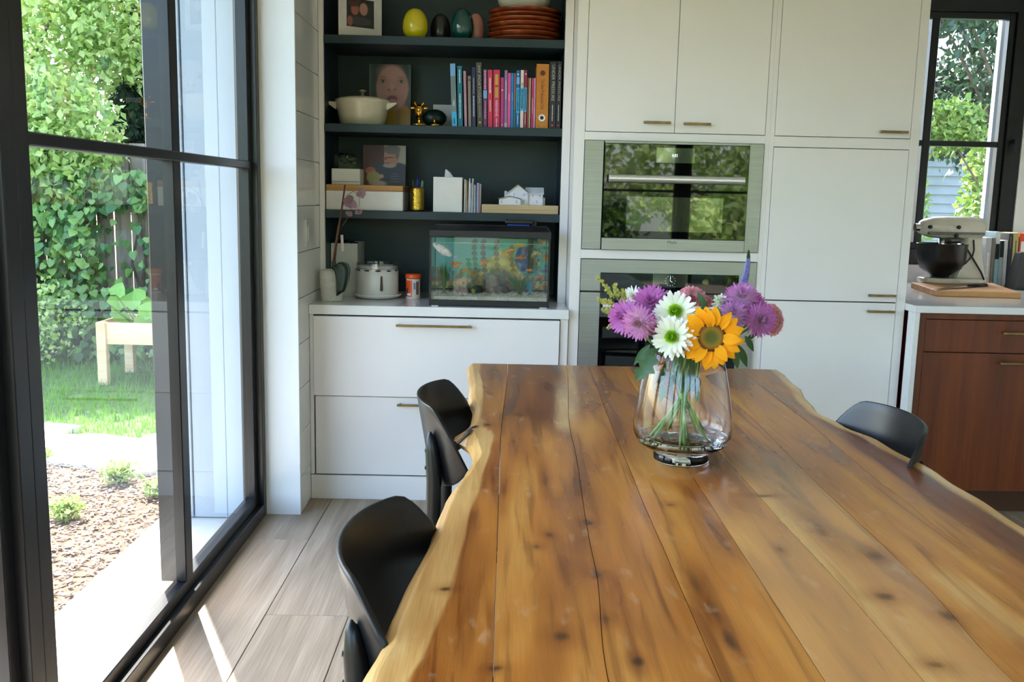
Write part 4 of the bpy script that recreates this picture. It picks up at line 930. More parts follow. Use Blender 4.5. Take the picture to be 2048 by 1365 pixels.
# goldenrod
rt = empty('goldenrod', (VC.x, VC.y, TZ+.04), 'yellow-green goldenrod sprig reaching out past the purple flowers', 'flower')
tipp = at(1194, 553, 1, 2.12); basep = at(1262, 640, 1, 2.11); stem(rt, basep, Vector((-.4, -.3, .8)).normalized())
m_ = MB().tube([basep, basep.lerp(tipp, .5)+Vector((.006, 0, .002)), tipp], [.002, .0015, .0006], n=5)
bl = MB(); br = [(basep.lerp(tipp, t), at(u, v, 1, 2.11)) for t, u, v in ((.35, 1229, 570), (.2, 1246, 582), (.3, 1196, 600), (.15, 1205, 622), (.05, 1222, 615), (.02, 1222, 640), (-.1, 1215, 655))]
for a, b in br: m_.tube([a, a.lerp(b, .5)+Vector((0, 0, .003)), b], [.0013, .001, .0005], n=4)
for a, b in br+[(basep.lerp(tipp, .25), tipp)]:
    for k in range(70):
        t = R.uniform(.4, 1.0); p = a.lerp(b, t)+rvec()*R.uniform(.001, .0095)*(1.2-t*.6); s_ = R.uniform(.0020, .0036)
        bl.add([p+Vector((s_, 0, 0)), p+Vector((-s_*.5, s_*.87, 0)), p+Vector((-s_*.5, -s_*.87, 0)), p+Vector((0, 0, s_*1.6)), p-Vector((0, 0, s_))], [(0, 1, 3), (1, 2, 3), (2, 0, 3), (1, 0, 4), (2, 1, 4), (0, 2, 4)])
m_.build('branch', GST, rt); bl.build('buds', leaf_mat('goldenrod_buds', [srgb(196, 196, 96), srgb(214, 214, 130), srgb(160, 170, 76)], rough=.7, trans=.2), rt, kind='stuff')
# blue spike
rt = empty('veronica_spike', (VC.x, VC.y, TZ+.04), 'tall pale blue flower spike with a green tip', 'flower')
a = at(1484, 580, 1, 2.13); b = at(1497, 501, 1, 2.13); stem(rt, a, Vector((.1, 0, 1)).normalized())
m_ = MB().tube([a, a.lerp(b, .5)+Vector((.004, 0, 0)), b], [.005, .0035, .001], n=8); m_.build('spike_axis', GST, rt, smooth=True)
bl = MB(); gr = MB()
for k in range(420):
    t = k/420; ph = k*2.4; r_ = .0105*(1-t)**.6+.0018; c = a.lerp(b, t)+Vector((.004*math.sin(t*3.1), 0, 0)); d = Vector((math.cos(ph), math.sin(ph), .55)).normalized(); p = c+d*r_; q = d.orthogonal().normalized(); w_ = d.cross(q); s_ = .0021*(1.1-.5*t)
    (bl if t < .78 else gr).add([c+d*r_*.4+q*s_, c+d*r_*.4-q*s_*.5+w_*s_, c+d*r_*.4-q*s_*.5-w_*s_, p], [(0, 1, 3), (1, 2, 3), (2, 0, 3)])
bl.build('florets', leaf_mat('blue_florets', [srgb(150, 150, 206), srgb(178, 178, 222), srgb(128, 128, 190)], rough=.6, trans=.25), rt, kind='stuff'); gr.build('green_tip', LFG, rt)
# loose greenery
rt = empty('bouquet_greenery', (VC.x, VC.y, TZ+.04), 'dark green leafy stems filling the neck of the vase', 'foliage')
for (u, v, Y, d, L, W, lb) in ((1318, 697, 2.06, (-1, -.2, -.55), .055, .022, False), (1312, 712, 2.04, (-.75, -.1, -.9), .075, .045, True), (1300, 690, 2.08, (-.8, 0, -1), .06, .02, False), (1296, 700, 2.1, (-.3, .1, -1), .05, .016, True), (1400, 590, 2.1, (.35, -.2, 1), .0, .0, False), (1412, 620, 2.06, (-.5, -.2, 1), .045, .018, False), (1445, 608, 2.08, (1, -.1, .2), .03, .012, False), (1476, 690, 2.06, (.5, 0, -1), .06, .02, False), (1490, 672, 2.07, (.6, 0, -.9), .045, .016, False), (1468, 700, 2.03, (.25, -.1, -1), .045, .018, False), (1522, 660, 2.09, (-.8, 0, -.6), .05, .012, False)):
    if L: bleaf(rt, at(u, v, 1, Y), d, (-.2, -1, .4), L, W, lb)
for k in range(46):
    a = R.uniform(0, 6.28); rr_ = R.uniform(.0, .05); z = R.uniform(.17, .30); p = VC+Vector((rr_*math.cos(a), rr_*math.sin(a), z)); d = Vector((math.cos(a)*.6, math.sin(a)*.6, R.uniform(-.9, .9)))
    if z < .25: d = Vector((math.cos(a)*.15, math.sin(a)*.15, -1 if R.random() < .6 else 1))
    bleaf(rt, p, d, rvec(), R.uniform(.03, .05), R.uniform(.012, .02), k % 3 == 0)
for k in range(5): stem(rt, VC+Vector((R.uniform(-.05, .05), R.uniform(-.04, .04), .30)), Vector((0, 0, 1)), .0022)
# ================================================================== THINGS ON THE SHELVES
def pxr(u0, u1, v0, v1, Y):
    """pixel rectangle on plane Y -> x0,x1,z0,z1"""
    a = at(u0, v1, 1, Y); b = at(u1, v0, 1, Y); return a.x, b.x, a.z, b.z
def egg(u0, u1, v0, Y, zb, mat, label):
    a = at(u0, 45, 1, Y); b = at(u1, 45, 1, Y); zt_ = at((u0+u1)/2, v0, 1, Y).z; r_ = (b.x-a.x)/2; H = zt_-zb
    pr_ = [(0, 0), (.42*r_, .004*H)]+[(r_*(math.sin(math.pi*(i/14)**.86))**.8, H*(1-math.cos(math.pi*i/14))/2) for i in range(3, 14)]+[(0, H)]
    return MB().lathe(pr_, ((a.x+b.x)/2, Y, zb), 28).build('ceramic_egg', mat, smooth=True, label=label, cat='egg ornament', group='ceramic eggs on the top shelf')
CER = lambda n, c, r=.12: M(n, c, rough=r, var=.04, coat=.6)
egg(805, 856, 17, 4.36, S1, CER('yellow_glaze', srgb(206, 190, 20)), 'glossy yellow ceramic egg')
egg(860, 902, 28, 4.46, S1, CER('black_glaze', srgb(22, 20, 22), .4), 'matte black ceramic egg between the yellow and green eggs')
egg(901, 948, 17, 4.36, S1, CER('green_glaze', srgb(14, 66, 62)), 'glossy dark green ceramic egg')
egg(934, 969, 27, 4.46, S1, CER('pink_glaze', srgb(206, 140, 128)), 'pink ceramic egg half behind the dark green one')
# stack of wooden plates with a bowl on top
PLW = wood('red_brown_turned_wood', [srgb(92, 34, 14), srgb(134, 58, 26), srgb(176, 96, 48)], scale=1.2, grain='x', rough=.3, per=.25, coat=.3)
pxc = at(1050, 40, 1, 4.45).x; zz = S1
for k in range(7):
    hh = .0225; r_ = .166+.004*math.sin(k*2.1)+(.004 if k in (1, 3) else 0)
    MB().lathe([(0, 0), (.105, 0), (.150, .006), (r_, .018), (r_+.001, .0215), (r_-.006, .0222), (.145, .0125), (.1, .0075), (0, .007)], (pxc, 4.452, zz), 40).build('wooden_plate', PLW, smooth=True, label=('red-brown turned wooden plate at the bottom of the stack' if k == 0 else 'red-brown turned wooden plate topping the stack under the white bowl' if k == 6 else 'red-brown turned wooden plate inside the stack, %s from the bottom' % ('second', 'third', 'fourth', 'fifth', 'sixth')[k-1]), cat='plate', group='stacked wooden plates').rotation_euler = (0, 0, k*1.3)
    zz += .0205
zz += .0025
MB().lathe([(0, 0), (.05, 0), (.085, .008), (.118, .045), (.125, .07), (.122, .071), (.112, .045), (.08, .014), (0, .008)], (pxc-.005, 4.452, zz-.012), 36).build('serving_bowl', CER('white_glaze', srgb(222, 218, 208)), smooth=True, label='white bowl on top of the wooden plates', cat='bowl')
# prints: coloured point grids
def print_grid(m_, fn, nu, nv): return m_.grid(fn, nu, nv)
def ell(x, y, cx, cy, rx, ry, soft=.12): 
    d = math.hypot((x-cx)/rx, (y-cy)/ry); return 1-smooth(1-soft, 1+soft, d)
def over(c, col, a): return tuple(c[i]+(col[i]-c[i])*a for i in range(3))+(1,)
PRINT = attr_mat('photo_print', rough=.35)
def picture(parent, corner, ux, uz, pic, nu=64, nv=80, name='print', dim=.62):
    """corner: lower left; ux,uz: edge vectors"""
    c, ux, uz = Vector(corner), Vector(ux), Vector(uz)
    m_ = MB().grid(lambda u, v: c+ux*u+uz*v, nu, nv); o = m_.build(name, PRINT, parent)
    ca = o.data.color_attributes.new('Col', 'FLOAT_COLOR', 'POINT'); w_ = nu+1
    for i in range(len(o.data.vertices)): ca.data[i].color = tuple(q*dim for q in pic((i % w_)/nu, (i//w_)/nv)[:3])+(1,)
    return o
# framed photo on the top shelf
fr = empty('picture_frame', (-.68, 4.36, S1), 'dark picture frame with a wide white mat around a small dark photo', 'picture frame')
a = at(676, 60, 1, 4.285); a.z = S1+.002; b = at(764, 66, 1, 4.40); b.z = S1+.002
ux = (b-a); ux.z = 0; nx = Vector((ux.y, -ux.x, 0)).normalized(); H = .23
def slab(m_, o_, u_, n_, z0, z1, t):
    p = [o_, o_+u_, o_+u_-n_*t, o_-n_*t]; m_.add([(q.x, q.y, z0) for q in p]+[(q.x, q.y, z1) for q in p], [(3, 2, 1, 0), (4, 5, 6, 7), (0, 1, 5, 4), (1, 2, 6, 5), (2, 3, 7, 6), (3, 0, 4, 7)]); return m_
slab(MB(), a, ux, nx, S1, S1+H, .018).build('frame', M('black_frame_wood', srgb(24, 18, 17), rough=.4), fr)
slab(MB(), a+nx*.001+ux*.01, ux*.98, nx, S1+.003, S1+H-.004, .002).build('mat_board', M('mat_board_white', srgb(214, 210, 204), rough=.7), fr)
def pic_couple(u, v):
    c = (.006, .005, .005, 1); c = over(c, srgb(74, 70, 72), ell(u, v, .48, .22, .42, .16)*.8); c = over(c, srgb(190, 110, 84), ell(u, v, .30, .62, .14, .2)); c = over(c, srgb(206, 150, 122), ell(u, v, .62, .66, .15, .22)); c = over(c, srgb(90, 40, 22), ell(u, v, .26, .84, .17, .13)); c = over(c, srgb(180, 110, 90), ell(u, v, .12, .2, .1, .18)); return c
picture(fr, a+nx*.0016+ux*.19+Vector((0, 0, .042)), ux*.62, (0, 0, .12), pic_couple, 40, 40)
# dutch oven
c = at(725, 243, 1, 4.42); dx, dyv = c.x, 4.42
do = empty('dutch_oven', (dx, dyv, S2), 'cream enamelled dutch oven with a steel lid knob', 'cooking pot')
CREAM = CER('cream_enamel', srgb(216, 208, 182), .14)
MB().lathe([(0, .0), (.092, .0), (.102, .006), (.112, .05), (.122, .103), (.126, .108), (.122, .110), (.117, .105), (.106, .05), (.096, .01), (0, .008)], (dx, dyv, S2), 44).build('pot', CREAM, do, smooth=True)
ld = MB().lathe([(.1265, .108), (.1265, .114), (.115, .121), (.08, .130), (.04, .1345), (0, .136)], (dx, dyv, S2), 44).build('lid', CREAM, do, smooth=True)
MB().lathe([(0, .134), (.009, .135), (.007, .146), (.010, .152), (.019, .157), (.020, .161), (.012, .165), (0, .166)], (dx, dyv, S2), 20).build('knob', M('polished_steel', srgb(214, 205, 190), rough=.2, metal=1), ld, smooth=True)
for s_ in (-1, 1):
    MB().py([(dx+s_*.110, S2+.105), (dx+s_*.158, S2+.108), (dx+s_*.162, S2+.102), (dx+s_*.152, S2+.094), (dx+s_*.135, S2+.083), (dx+s_*.115, S2+.07)], dyv-.035, dyv+.035).build('handle', CREAM, do, bevel=.006, fixn=True)
# leaning photo prints
def leaning(name, u0, u1, v0, v1, Y, zb, label, pic, frame_t=.018, lean=.02):
    a = at(u0, v1, 1, Y); b = at(u1, v1, 1, Y); zt_ = at((u0+u1)/2, v0, 1, Y).z
    rt = empty(name, ((a.x+b.x)/2, Y, zb), label, 'photo'); W = b.x-a.x; H = zt_-zb
    MB().add([(a.x, Y, zb), (b.x, Y, zb), (b.x, Y+frame_t, zb), (a.x, Y+frame_t, zb), (a.x, Y+lean, zt_), (b.x, Y+lean, zt_), (b.x, Y+lean+frame_t, zt_), (a.x, Y+lean+frame_t, zt_)], [(3, 2, 1, 0), (4, 5, 6, 7), (0, 1, 5, 4), (1, 2, 6, 5), (2, 3, 7, 6), (3, 0, 4, 7)]).build('backing', M('dark_backing', srgb(30, 32, 34), rough=.6), rt)
    picture(rt, (a.x+.001, Y-.0006, zb+.001), (W-.002, 0, 0), (0, lean, H-.002), pic, 90, 120, dim=.8); return rt
def pic_baby(u, v):
    c = over(srgb(38, 58, 54), srgb(70, 96, 84), smooth(.1, .0, u)+smooth(.9, 1, u)); c = over(c, srgb(28, 40, 42), ell(u, v, .5, .2, .6, .25))
    c = over(c, srgb(170, 128, 26), ell(u, v, .62, .02, .52, .40)); c = over(c, srgb(120, 86, 18), ell(u, v, .70, .2, .06, .26)*.5)
    c = over(c, srgb(196, 142, 128), ell(u, v, .56, .63, .385, .345, .08)); c = over(c, srgb(176, 116, 104), ell(u, v, .60, .42, .28, .12, .5)*.6); c = over(c, srgb(212, 164, 150), ell(u, v, .52, .86, .26, .14, .6)*.7)
    for ex in (.33, .77): c = over(c, srgb(168, 122, 112), ell(u, v, ex, .735, .11, .045, .5)*.6); c = over(c, srgb(190, 168, 160), ell(u, v, ex, .732, .07, .022, .3)); c = over(c, srgb(52, 62, 70), ell(u, v, ex, .734, .042, .023, .3)); c = over(c, srgb(96, 60, 52), ell(u, v, ex, .756, .08, .007, .4)*.7); c = over(c, srgb(150, 100, 90), ell(u, v, ex, .80, .10, .014, .4)*.6)
    c = over(c, srgb(150, 92, 84), ell(u, v, .48, .60, .04, .02, .4)); c = over(c, srgb(150, 92, 84), ell(u, v, .62, .61, .03, .02, .4)); c = over(c, srgb(220, 172, 156), ell(u, v, .55, .65, .06, .05, .6)*.6)
    c = over(c, srgb(120, 34, 40), ell(u, v, .56, .46, .13, .055, .2)); c = over(c, srgb(196, 110, 104), ell(u, v, .57, .435, .09, .02, .3)); return c
leaning('photo_print', 737, 821, 127, 250, 4.53, S2, 'photo of a smiling baby in a mustard top behind the cream pot', pic_baby)
# small brass animal figurine with a dark green body
GOLD = M('polished_gold', srgb(212, 160, 60), rough=.18, metal=1, var=.1, scale=60); PAT = M('green_patina', srgb(16, 40, 34), rough=.35, metal=.4, var=.5, scale=90)
gx = at(838, 246, 1, 4.36).x
fg = empty('animal_figurine', (gx+.03, 4.38, S2), 'small gold headed animal figurine with a mottled dark green body', 'figurine')
MB().ball((gx+.067, 4.39, S2+.042), .056, .036, .040, 20, 12).build('body', PAT, fg, smooth=True)
hd = MB().lathe([(0, .028), (.008, .030), (.017, .055), (.020, .075), (.018, .088), (.010, .096), (0, .098)], (gx, 4.36, S2), 18).build('head', GOLD, fg, smooth=True)
for s_ in (-1, 1):
    m_ = MB().ball((gx+s_*.030, 4.36, S2+.082), .013, .006, .008, 10, 6); m_.build('ear', GOLD, hd, smooth=True)
    MB().tube([(gx+s_*.010, 4.36, S2+.092), (gx+s_*.020, 4.36, S2+.104), (gx+s_*.016, 4.36, S2+.118)], [.005, .004, .001], n=7).build('horn', GOLD, hd, smooth=True)
MB().ball((gx, 4.345, S2+.074), .010, .007, .012, 10, 6).build('muzzle', GOLD, hd, smooth=True)
MB().tube([(gx, 4.36, S2+.03), (gx, 4.36, S2+.008)], [.008, .007], n=10).build('leg', GOLD, fg)
MB().ball((gx+.004, 4.352, S2+.009), .034, .018, .009, 16, 6).build('base_foot', GOLD, fg, smooth=True)
m_ = MB().ball((gx+.075, 4.352, S2+.008), .024, .013, .008, 14, 6); m_.tube([(gx+.072, 4.35, S2+.012), (gx+.070, 4.352, S2+.042)], [.006, .003], n=8); m_.build('hind_foot', GOLD, fg, smooth=True)
x0, x1, z0, z1 = pxr(866, 906, 210, 248, 4.5); MB().box(x0, x1, 4.5, 4.53, S2, z1).build('card_box', M('white_card', srgb(206, 200, 196), rough=.6), bevel=.001, seg=1, label='small white card box beside the leaning blue book', cat='box')
# books
PAGES = M('book_pages', srgb(214, 206, 190), rough=.8, var=.1, scale=120, stretch=(8, 1, 1))
INK = {c: M('ink_'+c, v, rough=.5) for c, v in (('white', srgb(226, 226, 222)), ('gold', srgb(196, 158, 60)), ('black', srgb(20, 20, 22)), ('grey', srgb(170, 168, 160)), ('red', srgb(206, 60, 70)), ('brown', srgb(96, 52, 20)), ('cyan', srgb(70, 176, 220)), ('pink', srgb(226, 170, 190)), ('blue', srgb(120, 170, 220)))}
def book(u0, u1, vt, shift, col, label, marks=(), Y=4.31, depth=.17, zb=S2, vb=250, group='books on the bookcase shelf', cname=None):
    a = at(u0, vb, 1, Y); b = at(u1, vb, 1, Y); th = max(.003, b.x-a.x-.0006); H = at((u0+u1)/2, vt, 1, Y).z-zb; tilt = math.atan2(shift*Y/CF, H)
    rt = empty('book', ((a.x+b.x)/2, Y, zb+abs(math.sin(tilt))*th/2), label, 'book', group); rt.rotation_euler = (0, tilt, 0)
    h = th/2; cv = M('cover_%s' % (cname or label[:24].replace(' ', '_')), col, rough=.38, var=.05, scale=40); t_ = min(.0022, th*.2)
    MB().box(-h, h, 0, t_, 0, H).box(-h, -h+t_, t_, depth, 0, H).box(h-t_, h, t_, depth, 0, H).build('cover', cv, rt, local=True, bevel=min(.0008, t_*.4), seg=1)
    MB().box(-h+t_, h-t_, t_, depth-.004, .003, H-.003).build('pages', PAGES, rt, local=True)
    for mk in marks:
        kind, ink, f0, f1, wf = mk[:5]
        z0_, z1_ = H*f0, H*f1
        if kind == 'bar': MB().box(-h*wf, h*wf, -.0004, .0002, z0_, z1_).build('spine_mark', INK[ink], rt, local=True)
        elif kind == 'dot': MB().lathe([(0, 0), (wf*h, 0), (wf*h, .0008), (0, .0008)], (0, 0, 0), 16).build('spine_emblem', INK[ink], rt, local=True).matrix_basis = Matrix.Translation((0, .0003, z0_)) @ Matrix.Rotation(math.pi/2, 4, 'X')
        elif kind == 'ring': MB().lathe([(wf*h*.55, 0), (wf*h, 0), (wf*h, .0012), (wf*h*.55, .0012), (wf*h*.55, 0)], (0, 0, 0), 20).build('spine_emblem', INK[ink], rt, local=True).matrix_basis = Matrix.Translation((0, .0003, z0_)) @ Matrix.Rotation(math.pi/2, 4, 'X')
        elif kind == 'lines':       # lettering too small to read
            m_ = MB(); z = z0_; r_ = random.Random(int(H*1e5))
            while z < z1_:
                l = r_.uniform(.002, .0045); w_ = h*wf*r_.uniform(.7, 1); m_.box(-w_, w_, -.0004, .0002, z, min(z1_, z+l)); z += l+r_.uniform(.0012, .0022)
            m_.build('spine_lettering', INK[ink], rt, local=True)
        elif kind == 'text':
            s_ = mk[5]; size = th*wf*1.25
            o = text('spine_lettering', s_, size, INK[ink], None, Matrix.Identity(4))
            xs_ = [v.co.x for v in o.data.vertices]; wid = max(xs_)-min(xs_); k = (z1_-z0_)/wid
            o.data.transform(Matrix.Translation((0, -.0003, (z0_+z1_)/2)) @ FRONT @ Matrix.Rotation(-math.pi/2, 4, 'Z') @ Matrix.Diagonal((k, 1, 1, 1))); o.parent = rt
    return rt
B = [
 (904, 914.5, 127, -5.5, srgb(112, 128, 132), 'leaning paperback with a grey spine and bright blue ends', (('bar', 'cyan', .0, .24, .98), ('bar', 'blue', .80, .995, .98), ('lines', 'white', .05, .14, .3), ('lines', 'white', .33, .42, .25))),
 (916, 925.8, 132, -3.5, srgb(12, 110, 132), 'teal hardback leaning beside the blue ended book', (('lines', 'white', .72, .94, .25), ('lines', 'white', .14, .55, .25))),
 (929, 934.5, 142, -4.0, srgb(178, 134, 150), 'thin dusty pink book next to the teal one', ()),
 (936.6, 942.7, 152, -2.6, srgb(132, 124, 112), 'short taupe book with a brown emblem', (('dot', 'brown', .92, 0, .7),)),
 (943.7, 951.6, 134, -2.2, srgb(40, 44, 84), 'navy book with two lines of pale spine lettering', (('lines', 'grey', .56, .82, .3), ('lines', 'white', .18, .52, .3))),
 (954.5, 965.6, 125, -4.5, srgb(74, 72, 64), 'tall dark grey MY PORTUGAL cookbook', (('text', 'grey', .36, .95, .52, 'MY PORTUGAL'), ('text', 'grey', .15, .34, .36, 'GEORGE MENDES'), ('dot', 'gold', .075, 0, .42))),
 (966.4, 974.6, 138.5, -2.2, srgb(92, 54, 98), 'purple book with a pale blue picture on its spine', (('bar', 'blue', .50, .64, .92), ('lines', 'pink', .66, .98, .5), ('lines', 'pink', .15, .46, .3), ('dot', 'red', .07, 0, .4))),
 (976, 985.2, 139.6, -2.4, srgb(204, 52, 84), 'red book with chunky white spine lettering', (('lines', 'white', .60, .86, .42), ('lines', 'white', .28, .48, .22))),
 (986.4, 999.6, 139.6, -1.6, srgb(200, 48, 88), 'thick crimson book with gold boxes on its spine', (('bar', 'gold', .74, .92, .5), ('bar', 'gold', .52, .70, .5), ('lines', 'pink', .20, .48, .42), ('lines', 'white', .02, .17, .18))),
 (1000.8, 1007.6, 155, -1.2, srgb(176, 56, 120), 'short magenta book with a white dot', (('dot', 'white', .75, 0, .42), ('dot', 'pink', .06, 0, .4))),
 (1008.4, 1014.4, 140.6, -1.4, srgb(146, 114, 158), 'lavender book with a grey foot band', (('lines', 'white', .50, .82, .28), ('bar', 'grey', 0, .09, .98))),
 (1015, 1021, 146, -1.2, srgb(216, 84, 146), 'slim hot pink paperback', (('lines', 'pink', .5, .62, .4),)),
 (1021.5, 1026.4, 146, -1.0, srgb(20, 124, 192), 'slim bright blue paperback', (('lines', 'blue', .5, .64, .5),)),
 (1026.8, 1031, 146, -.8, srgb(60, 104, 106), 'slim teal paperback speckled with red dots', (('lines', 'red', .35, .98, .6),)),
 (1031.6, 1038.8, 140.6, -1.2, srgb(22, 100, 164), 'blue series paperback with black letters on a cyan panel', (('bar', 'cyan', .26, .70, .9), ('lines', 'black', .30, .68, .5), ('dot', 'white', .93, 0, .5), ('lines', 'white', .07, .24, .25), ('bar', 'blue', .76, .88, .9))),
 (1040, 1046.6, 140, -1.0, srgb(222, 204, 198), 'white series paperback with black letters on a cyan panel', (('bar', 'cyan', .30, .70, .9), ('lines', 'black', .34, .68, .5), ('bar', 'grey', .72, .78, .8))),
 (1047, 1053, 140, -.8, srgb(140, 36, 66), 'dark red series paperback with black letters on a cyan panel', (('bar', 'cyan', .28, .70, .9), ('lines', 'black', .32, .68, .5), ('dot', 'white', .93, 0, .5), ('lines', 'white', .07, .26, .25))),
 (1053.7, 1057.2, 155.5, -.6, srgb(140, 62, 48), 'thin rust brown booklet', ()),
 (1057.4, 1060, 156, -.5, srgb(196, 184, 140), 'thin cream coloured booklet', ()),
 (1060.2, 1062, 158, -.4, srgb(40, 36, 40), 'very thin black booklet', ()),
 (1062.2, 1066, 156, -.5, srgb(200, 40, 104), 'thin cerise booklet with white lettering', (('lines', 'white', .3, .6, .3),)),
 (1066.3, 1070, 156, -.4, srgb(200, 140, 176), 'thin lilac booklet beside the thick orange book', (('lines', 'red', .4, .8, .25),)),
 (1070.8, 1096, 128, -.6, srgb(190, 118, 40), 'very thick orange textbook with a round white emblem', (('text', 'brown', .30, .77, .34, 'The New Professional Chef'), ('ring', 'white', .17, 0, .56), ('dot', 'black', .17, 0, .28), ('dot', 'brown', .86, 0, .42), ('dot', 'gold', .05, 0, .16))),
 (1097.3, 1111, 123, -.6, srgb(42, 40, 46), 'tall black UNDER PRESSURE cookbook next to the orange textbook', (('text', 'grey', .42, .95, .5, 'UNDER PRESSURE'), ('lines', 'white', .12, .36, .14), ('dot', 'red', .055, 0, .32))),
 (1111.6, 1121, 123, -.4, srgb(40, 38, 46), 'tall black UNDER PRESSURE cookbook against the white frame', (('text', 'grey', .42, .95, .5, 'UNDER PRESSURE'), ('lines', 'white', .12, .36, .14), ('dot', 'red', .055, 0, .36))),
]
for q in B: book(*q)
# shelf three: white box with a bamboo lid
BAM = wood('bamboo', [srgb(164, 112, 52), srgb(190, 138, 72), srgb(202, 154, 88)], grain='x', rough=.45)
WPL = M('white_lacquer', srgb(216, 213, 207), rough=.35, var=.02)
x0, x1, z0, z1 = pxr(651, 806, 372, 420, 4.29); x0 = max(x0, BX0+.002); zl = at(720, 382, 1, 4.29).z
bx_ = empty('storage_box', ((x0+x1)/2, 4.4, S3), 'long white storage box with a bamboo lid', 'box')
MB().box(x0, x1, 4.29, 4.53, S3, zl).build('body', WPL, bx_, bevel=.002, seg=1); MB().box(x0, x1, 4.288, 4.535, zl+.0005, z1).build('lid', BAM, bx_, bevel=.002, seg=1); ZL = z1
x0, x1, z0, z1 = pxr(663, 720, 338, 371, 4.33)
pb = empty('instant_printer', ((x0+x1)/2, 4.38, ZL), 'small white boxy printer standing on the bamboo lid', 'printer')
MB().box(x0, x1, 4.33, 4.45, ZL, z1).build('body', WPL, pb, bevel=.003); MB().box(x0+.001, x1-.001, 4.3285, 4.3302, ZL+.013, ZL+.0145).build('paper_slot', GAP, pb)
gk = empty('glass_box', ((x0+x1)/2, 4.38, z1), 'clear acrylic cube with shiny black beads on the white printer', 'ornament')
X0, X1, Z0, Z1 = pxr(668, 716, 305, 338, 4.35)
ACR = pane_mat('acrylic', .25)
for (a_, b_, c_, d_) in ((X0, X1, 4.345, 4.348), (X0, X1, 4.437, 4.44), (X0, X0+.003, 4.348, 4.437), (X1-.003, X1, 4.348, 4.437)): MB().box(a_, b_, c_, d_, z1, z1+.06).build('side', ACR, gk)
for k in range(15):
    r_ = R.uniform(.009, .015); MB().ball((R.uniform(X0+.02, X1-.02), R.uniform(4.37, 4.42), z1+.015+R.uniform(0, .045)), r_, n=12, m_=7).build('bead', M('black_glass_bead', srgb(10, 10, 12), rough=.05, spec=.8), gk, smooth=True)
def pic_man(u, v):
    c = srgb(96, 54, 38) if u < .5 else srgb(178, 172, 162); c = over(c, srgb(60, 34, 26), ell(u, v, .2, .8, .35, .3, .9)*.4)
    c = over(c, srgb(48, 52, 76), ell(u, v, .78, .22, .42, .36, .06)); c = over(c, srgb(44, 46, 66), ell(u, v, .42, .3, .22, .28, .1)); c = over(c, srgb(26, 26, 30), ell(u, v, .66, .0, .36, .18, .2))
    c = over(c, srgb(196, 140, 118), ell(u, v, .66, .68, .17, .21, .06)); c = over(c, srgb(120, 112, 106), ell(u, v, .68, .90, .19, .12, .1)); c = over(c, srgb(120, 112, 104), ell(u, v, .80, .78, .05, .12, .2)); c = over(c, srgb(178, 166, 158), ell(u, v, .62, .50, .15, .055, .2)); c = over(c, srgb(176, 100, 92), ell(u, v, .58, .56, .07, .025, .2)); c = over(c, srgb(60, 40, 40), ell(u, v, .62, .70, .12, .012, .3)); c = over(c, srgb(140, 84, 72), ell(u, v, .52, .67, .05, .03, .4))
    c = over(c, srgb(190, 104, 88), ell(u, v, .18, .36, .12, .10, .1)); c = over(c, srgb(172, 162, 96), ell(u, v, .25, .20, .16, .15, .1)); c = over(c, srgb(200, 160, 140), ell(u, v, .43, .23, .06, .05, .2)); c = over(c, srgb(176, 160, 140), ell(u, v, .35, .05, .2, .07, .3))
    for j, w_ in enumerate((.07, .11, .13, .15)): c = over(c, srgb(150, 152, 160), .6*ell(u, v, .75, .30-.065*j, w_, .014, .2)*(1 if int(u*60) % 2 else .3))
    return c
leaning('photo_print', 725, 811, 290, 372, 4.46, ZL, 'photo of a bearded man in glasses cradling a newborn', pic_man)
# gold pen cup
c = at(834, 419, 1, 4.36); cx_ = c.x
pcup = empty('pen_cup', (cx_, 4.36, S3), 'hammered gold pen cup', 'cup')
m_ = MB(); n = 40; prof = [(0, 0)]+[(.034+.0, .108*i/12) for i in range(13)]+[(.0315, .108), (.0315, .004), (0, .004)]
m_.lathe(prof, (cx_, 4.36, S3), n)
GH = M('hammered_gold', srgb(186, 150, 60), rough=.22, metal=1, var=.1, scale=40, bump=1.0, bscale=120); m_.build('body', GH, pcup, smooth=True)
for k, (dx_, h_, cl, lab) in enumerate(((-.016, .140, srgb(70, 74, 78), 'grey pen standing in the gold cup'), (-.006, .135, srgb(30, 70, 44), 'dark green pencil standing in the gold cup'), (.002, .158, srgb(28, 32, 110), 'tall navy marker standing in the gold cup'), (.010, .130, srgb(40, 44, 130), 'short blue pen standing in the gold cup'), (.018, .137, srgb(150, 176, 60), 'lime green pencil standing in the gold cup'), (.022, .133, srgb(60, 150, 130), 'turquoise pen leaning on the cup rim'))):
    r_ = .0036 if k != 2 else .006
    b0 = Vector((cx_+dx_*.5, 4.36+.004*math.sin(k*2), S3+.005)); b1 = Vector((cx_+dx_*1.25, 4.36+.006*math.sin(k*2), S3+h_))
    pn = empty('pen', b0, lab, 'pen', 'pens in the gold cup'); MB().tube([b0, b0.lerp(b1, .85), b1], [r_, r_, r_*.8], n=8).build('barrel', M('pen_%d' % k, cl, rough=.35), pn, smooth=True); MB().tube([b1, b1+(b1-b0).normalized()*.004], [r_*.8, r_*.4], n=8).build('cap', M('pen_cap_%d' % k, tuple(q*.7 for q in cl[:3])+(1,), rough=.3), pn)
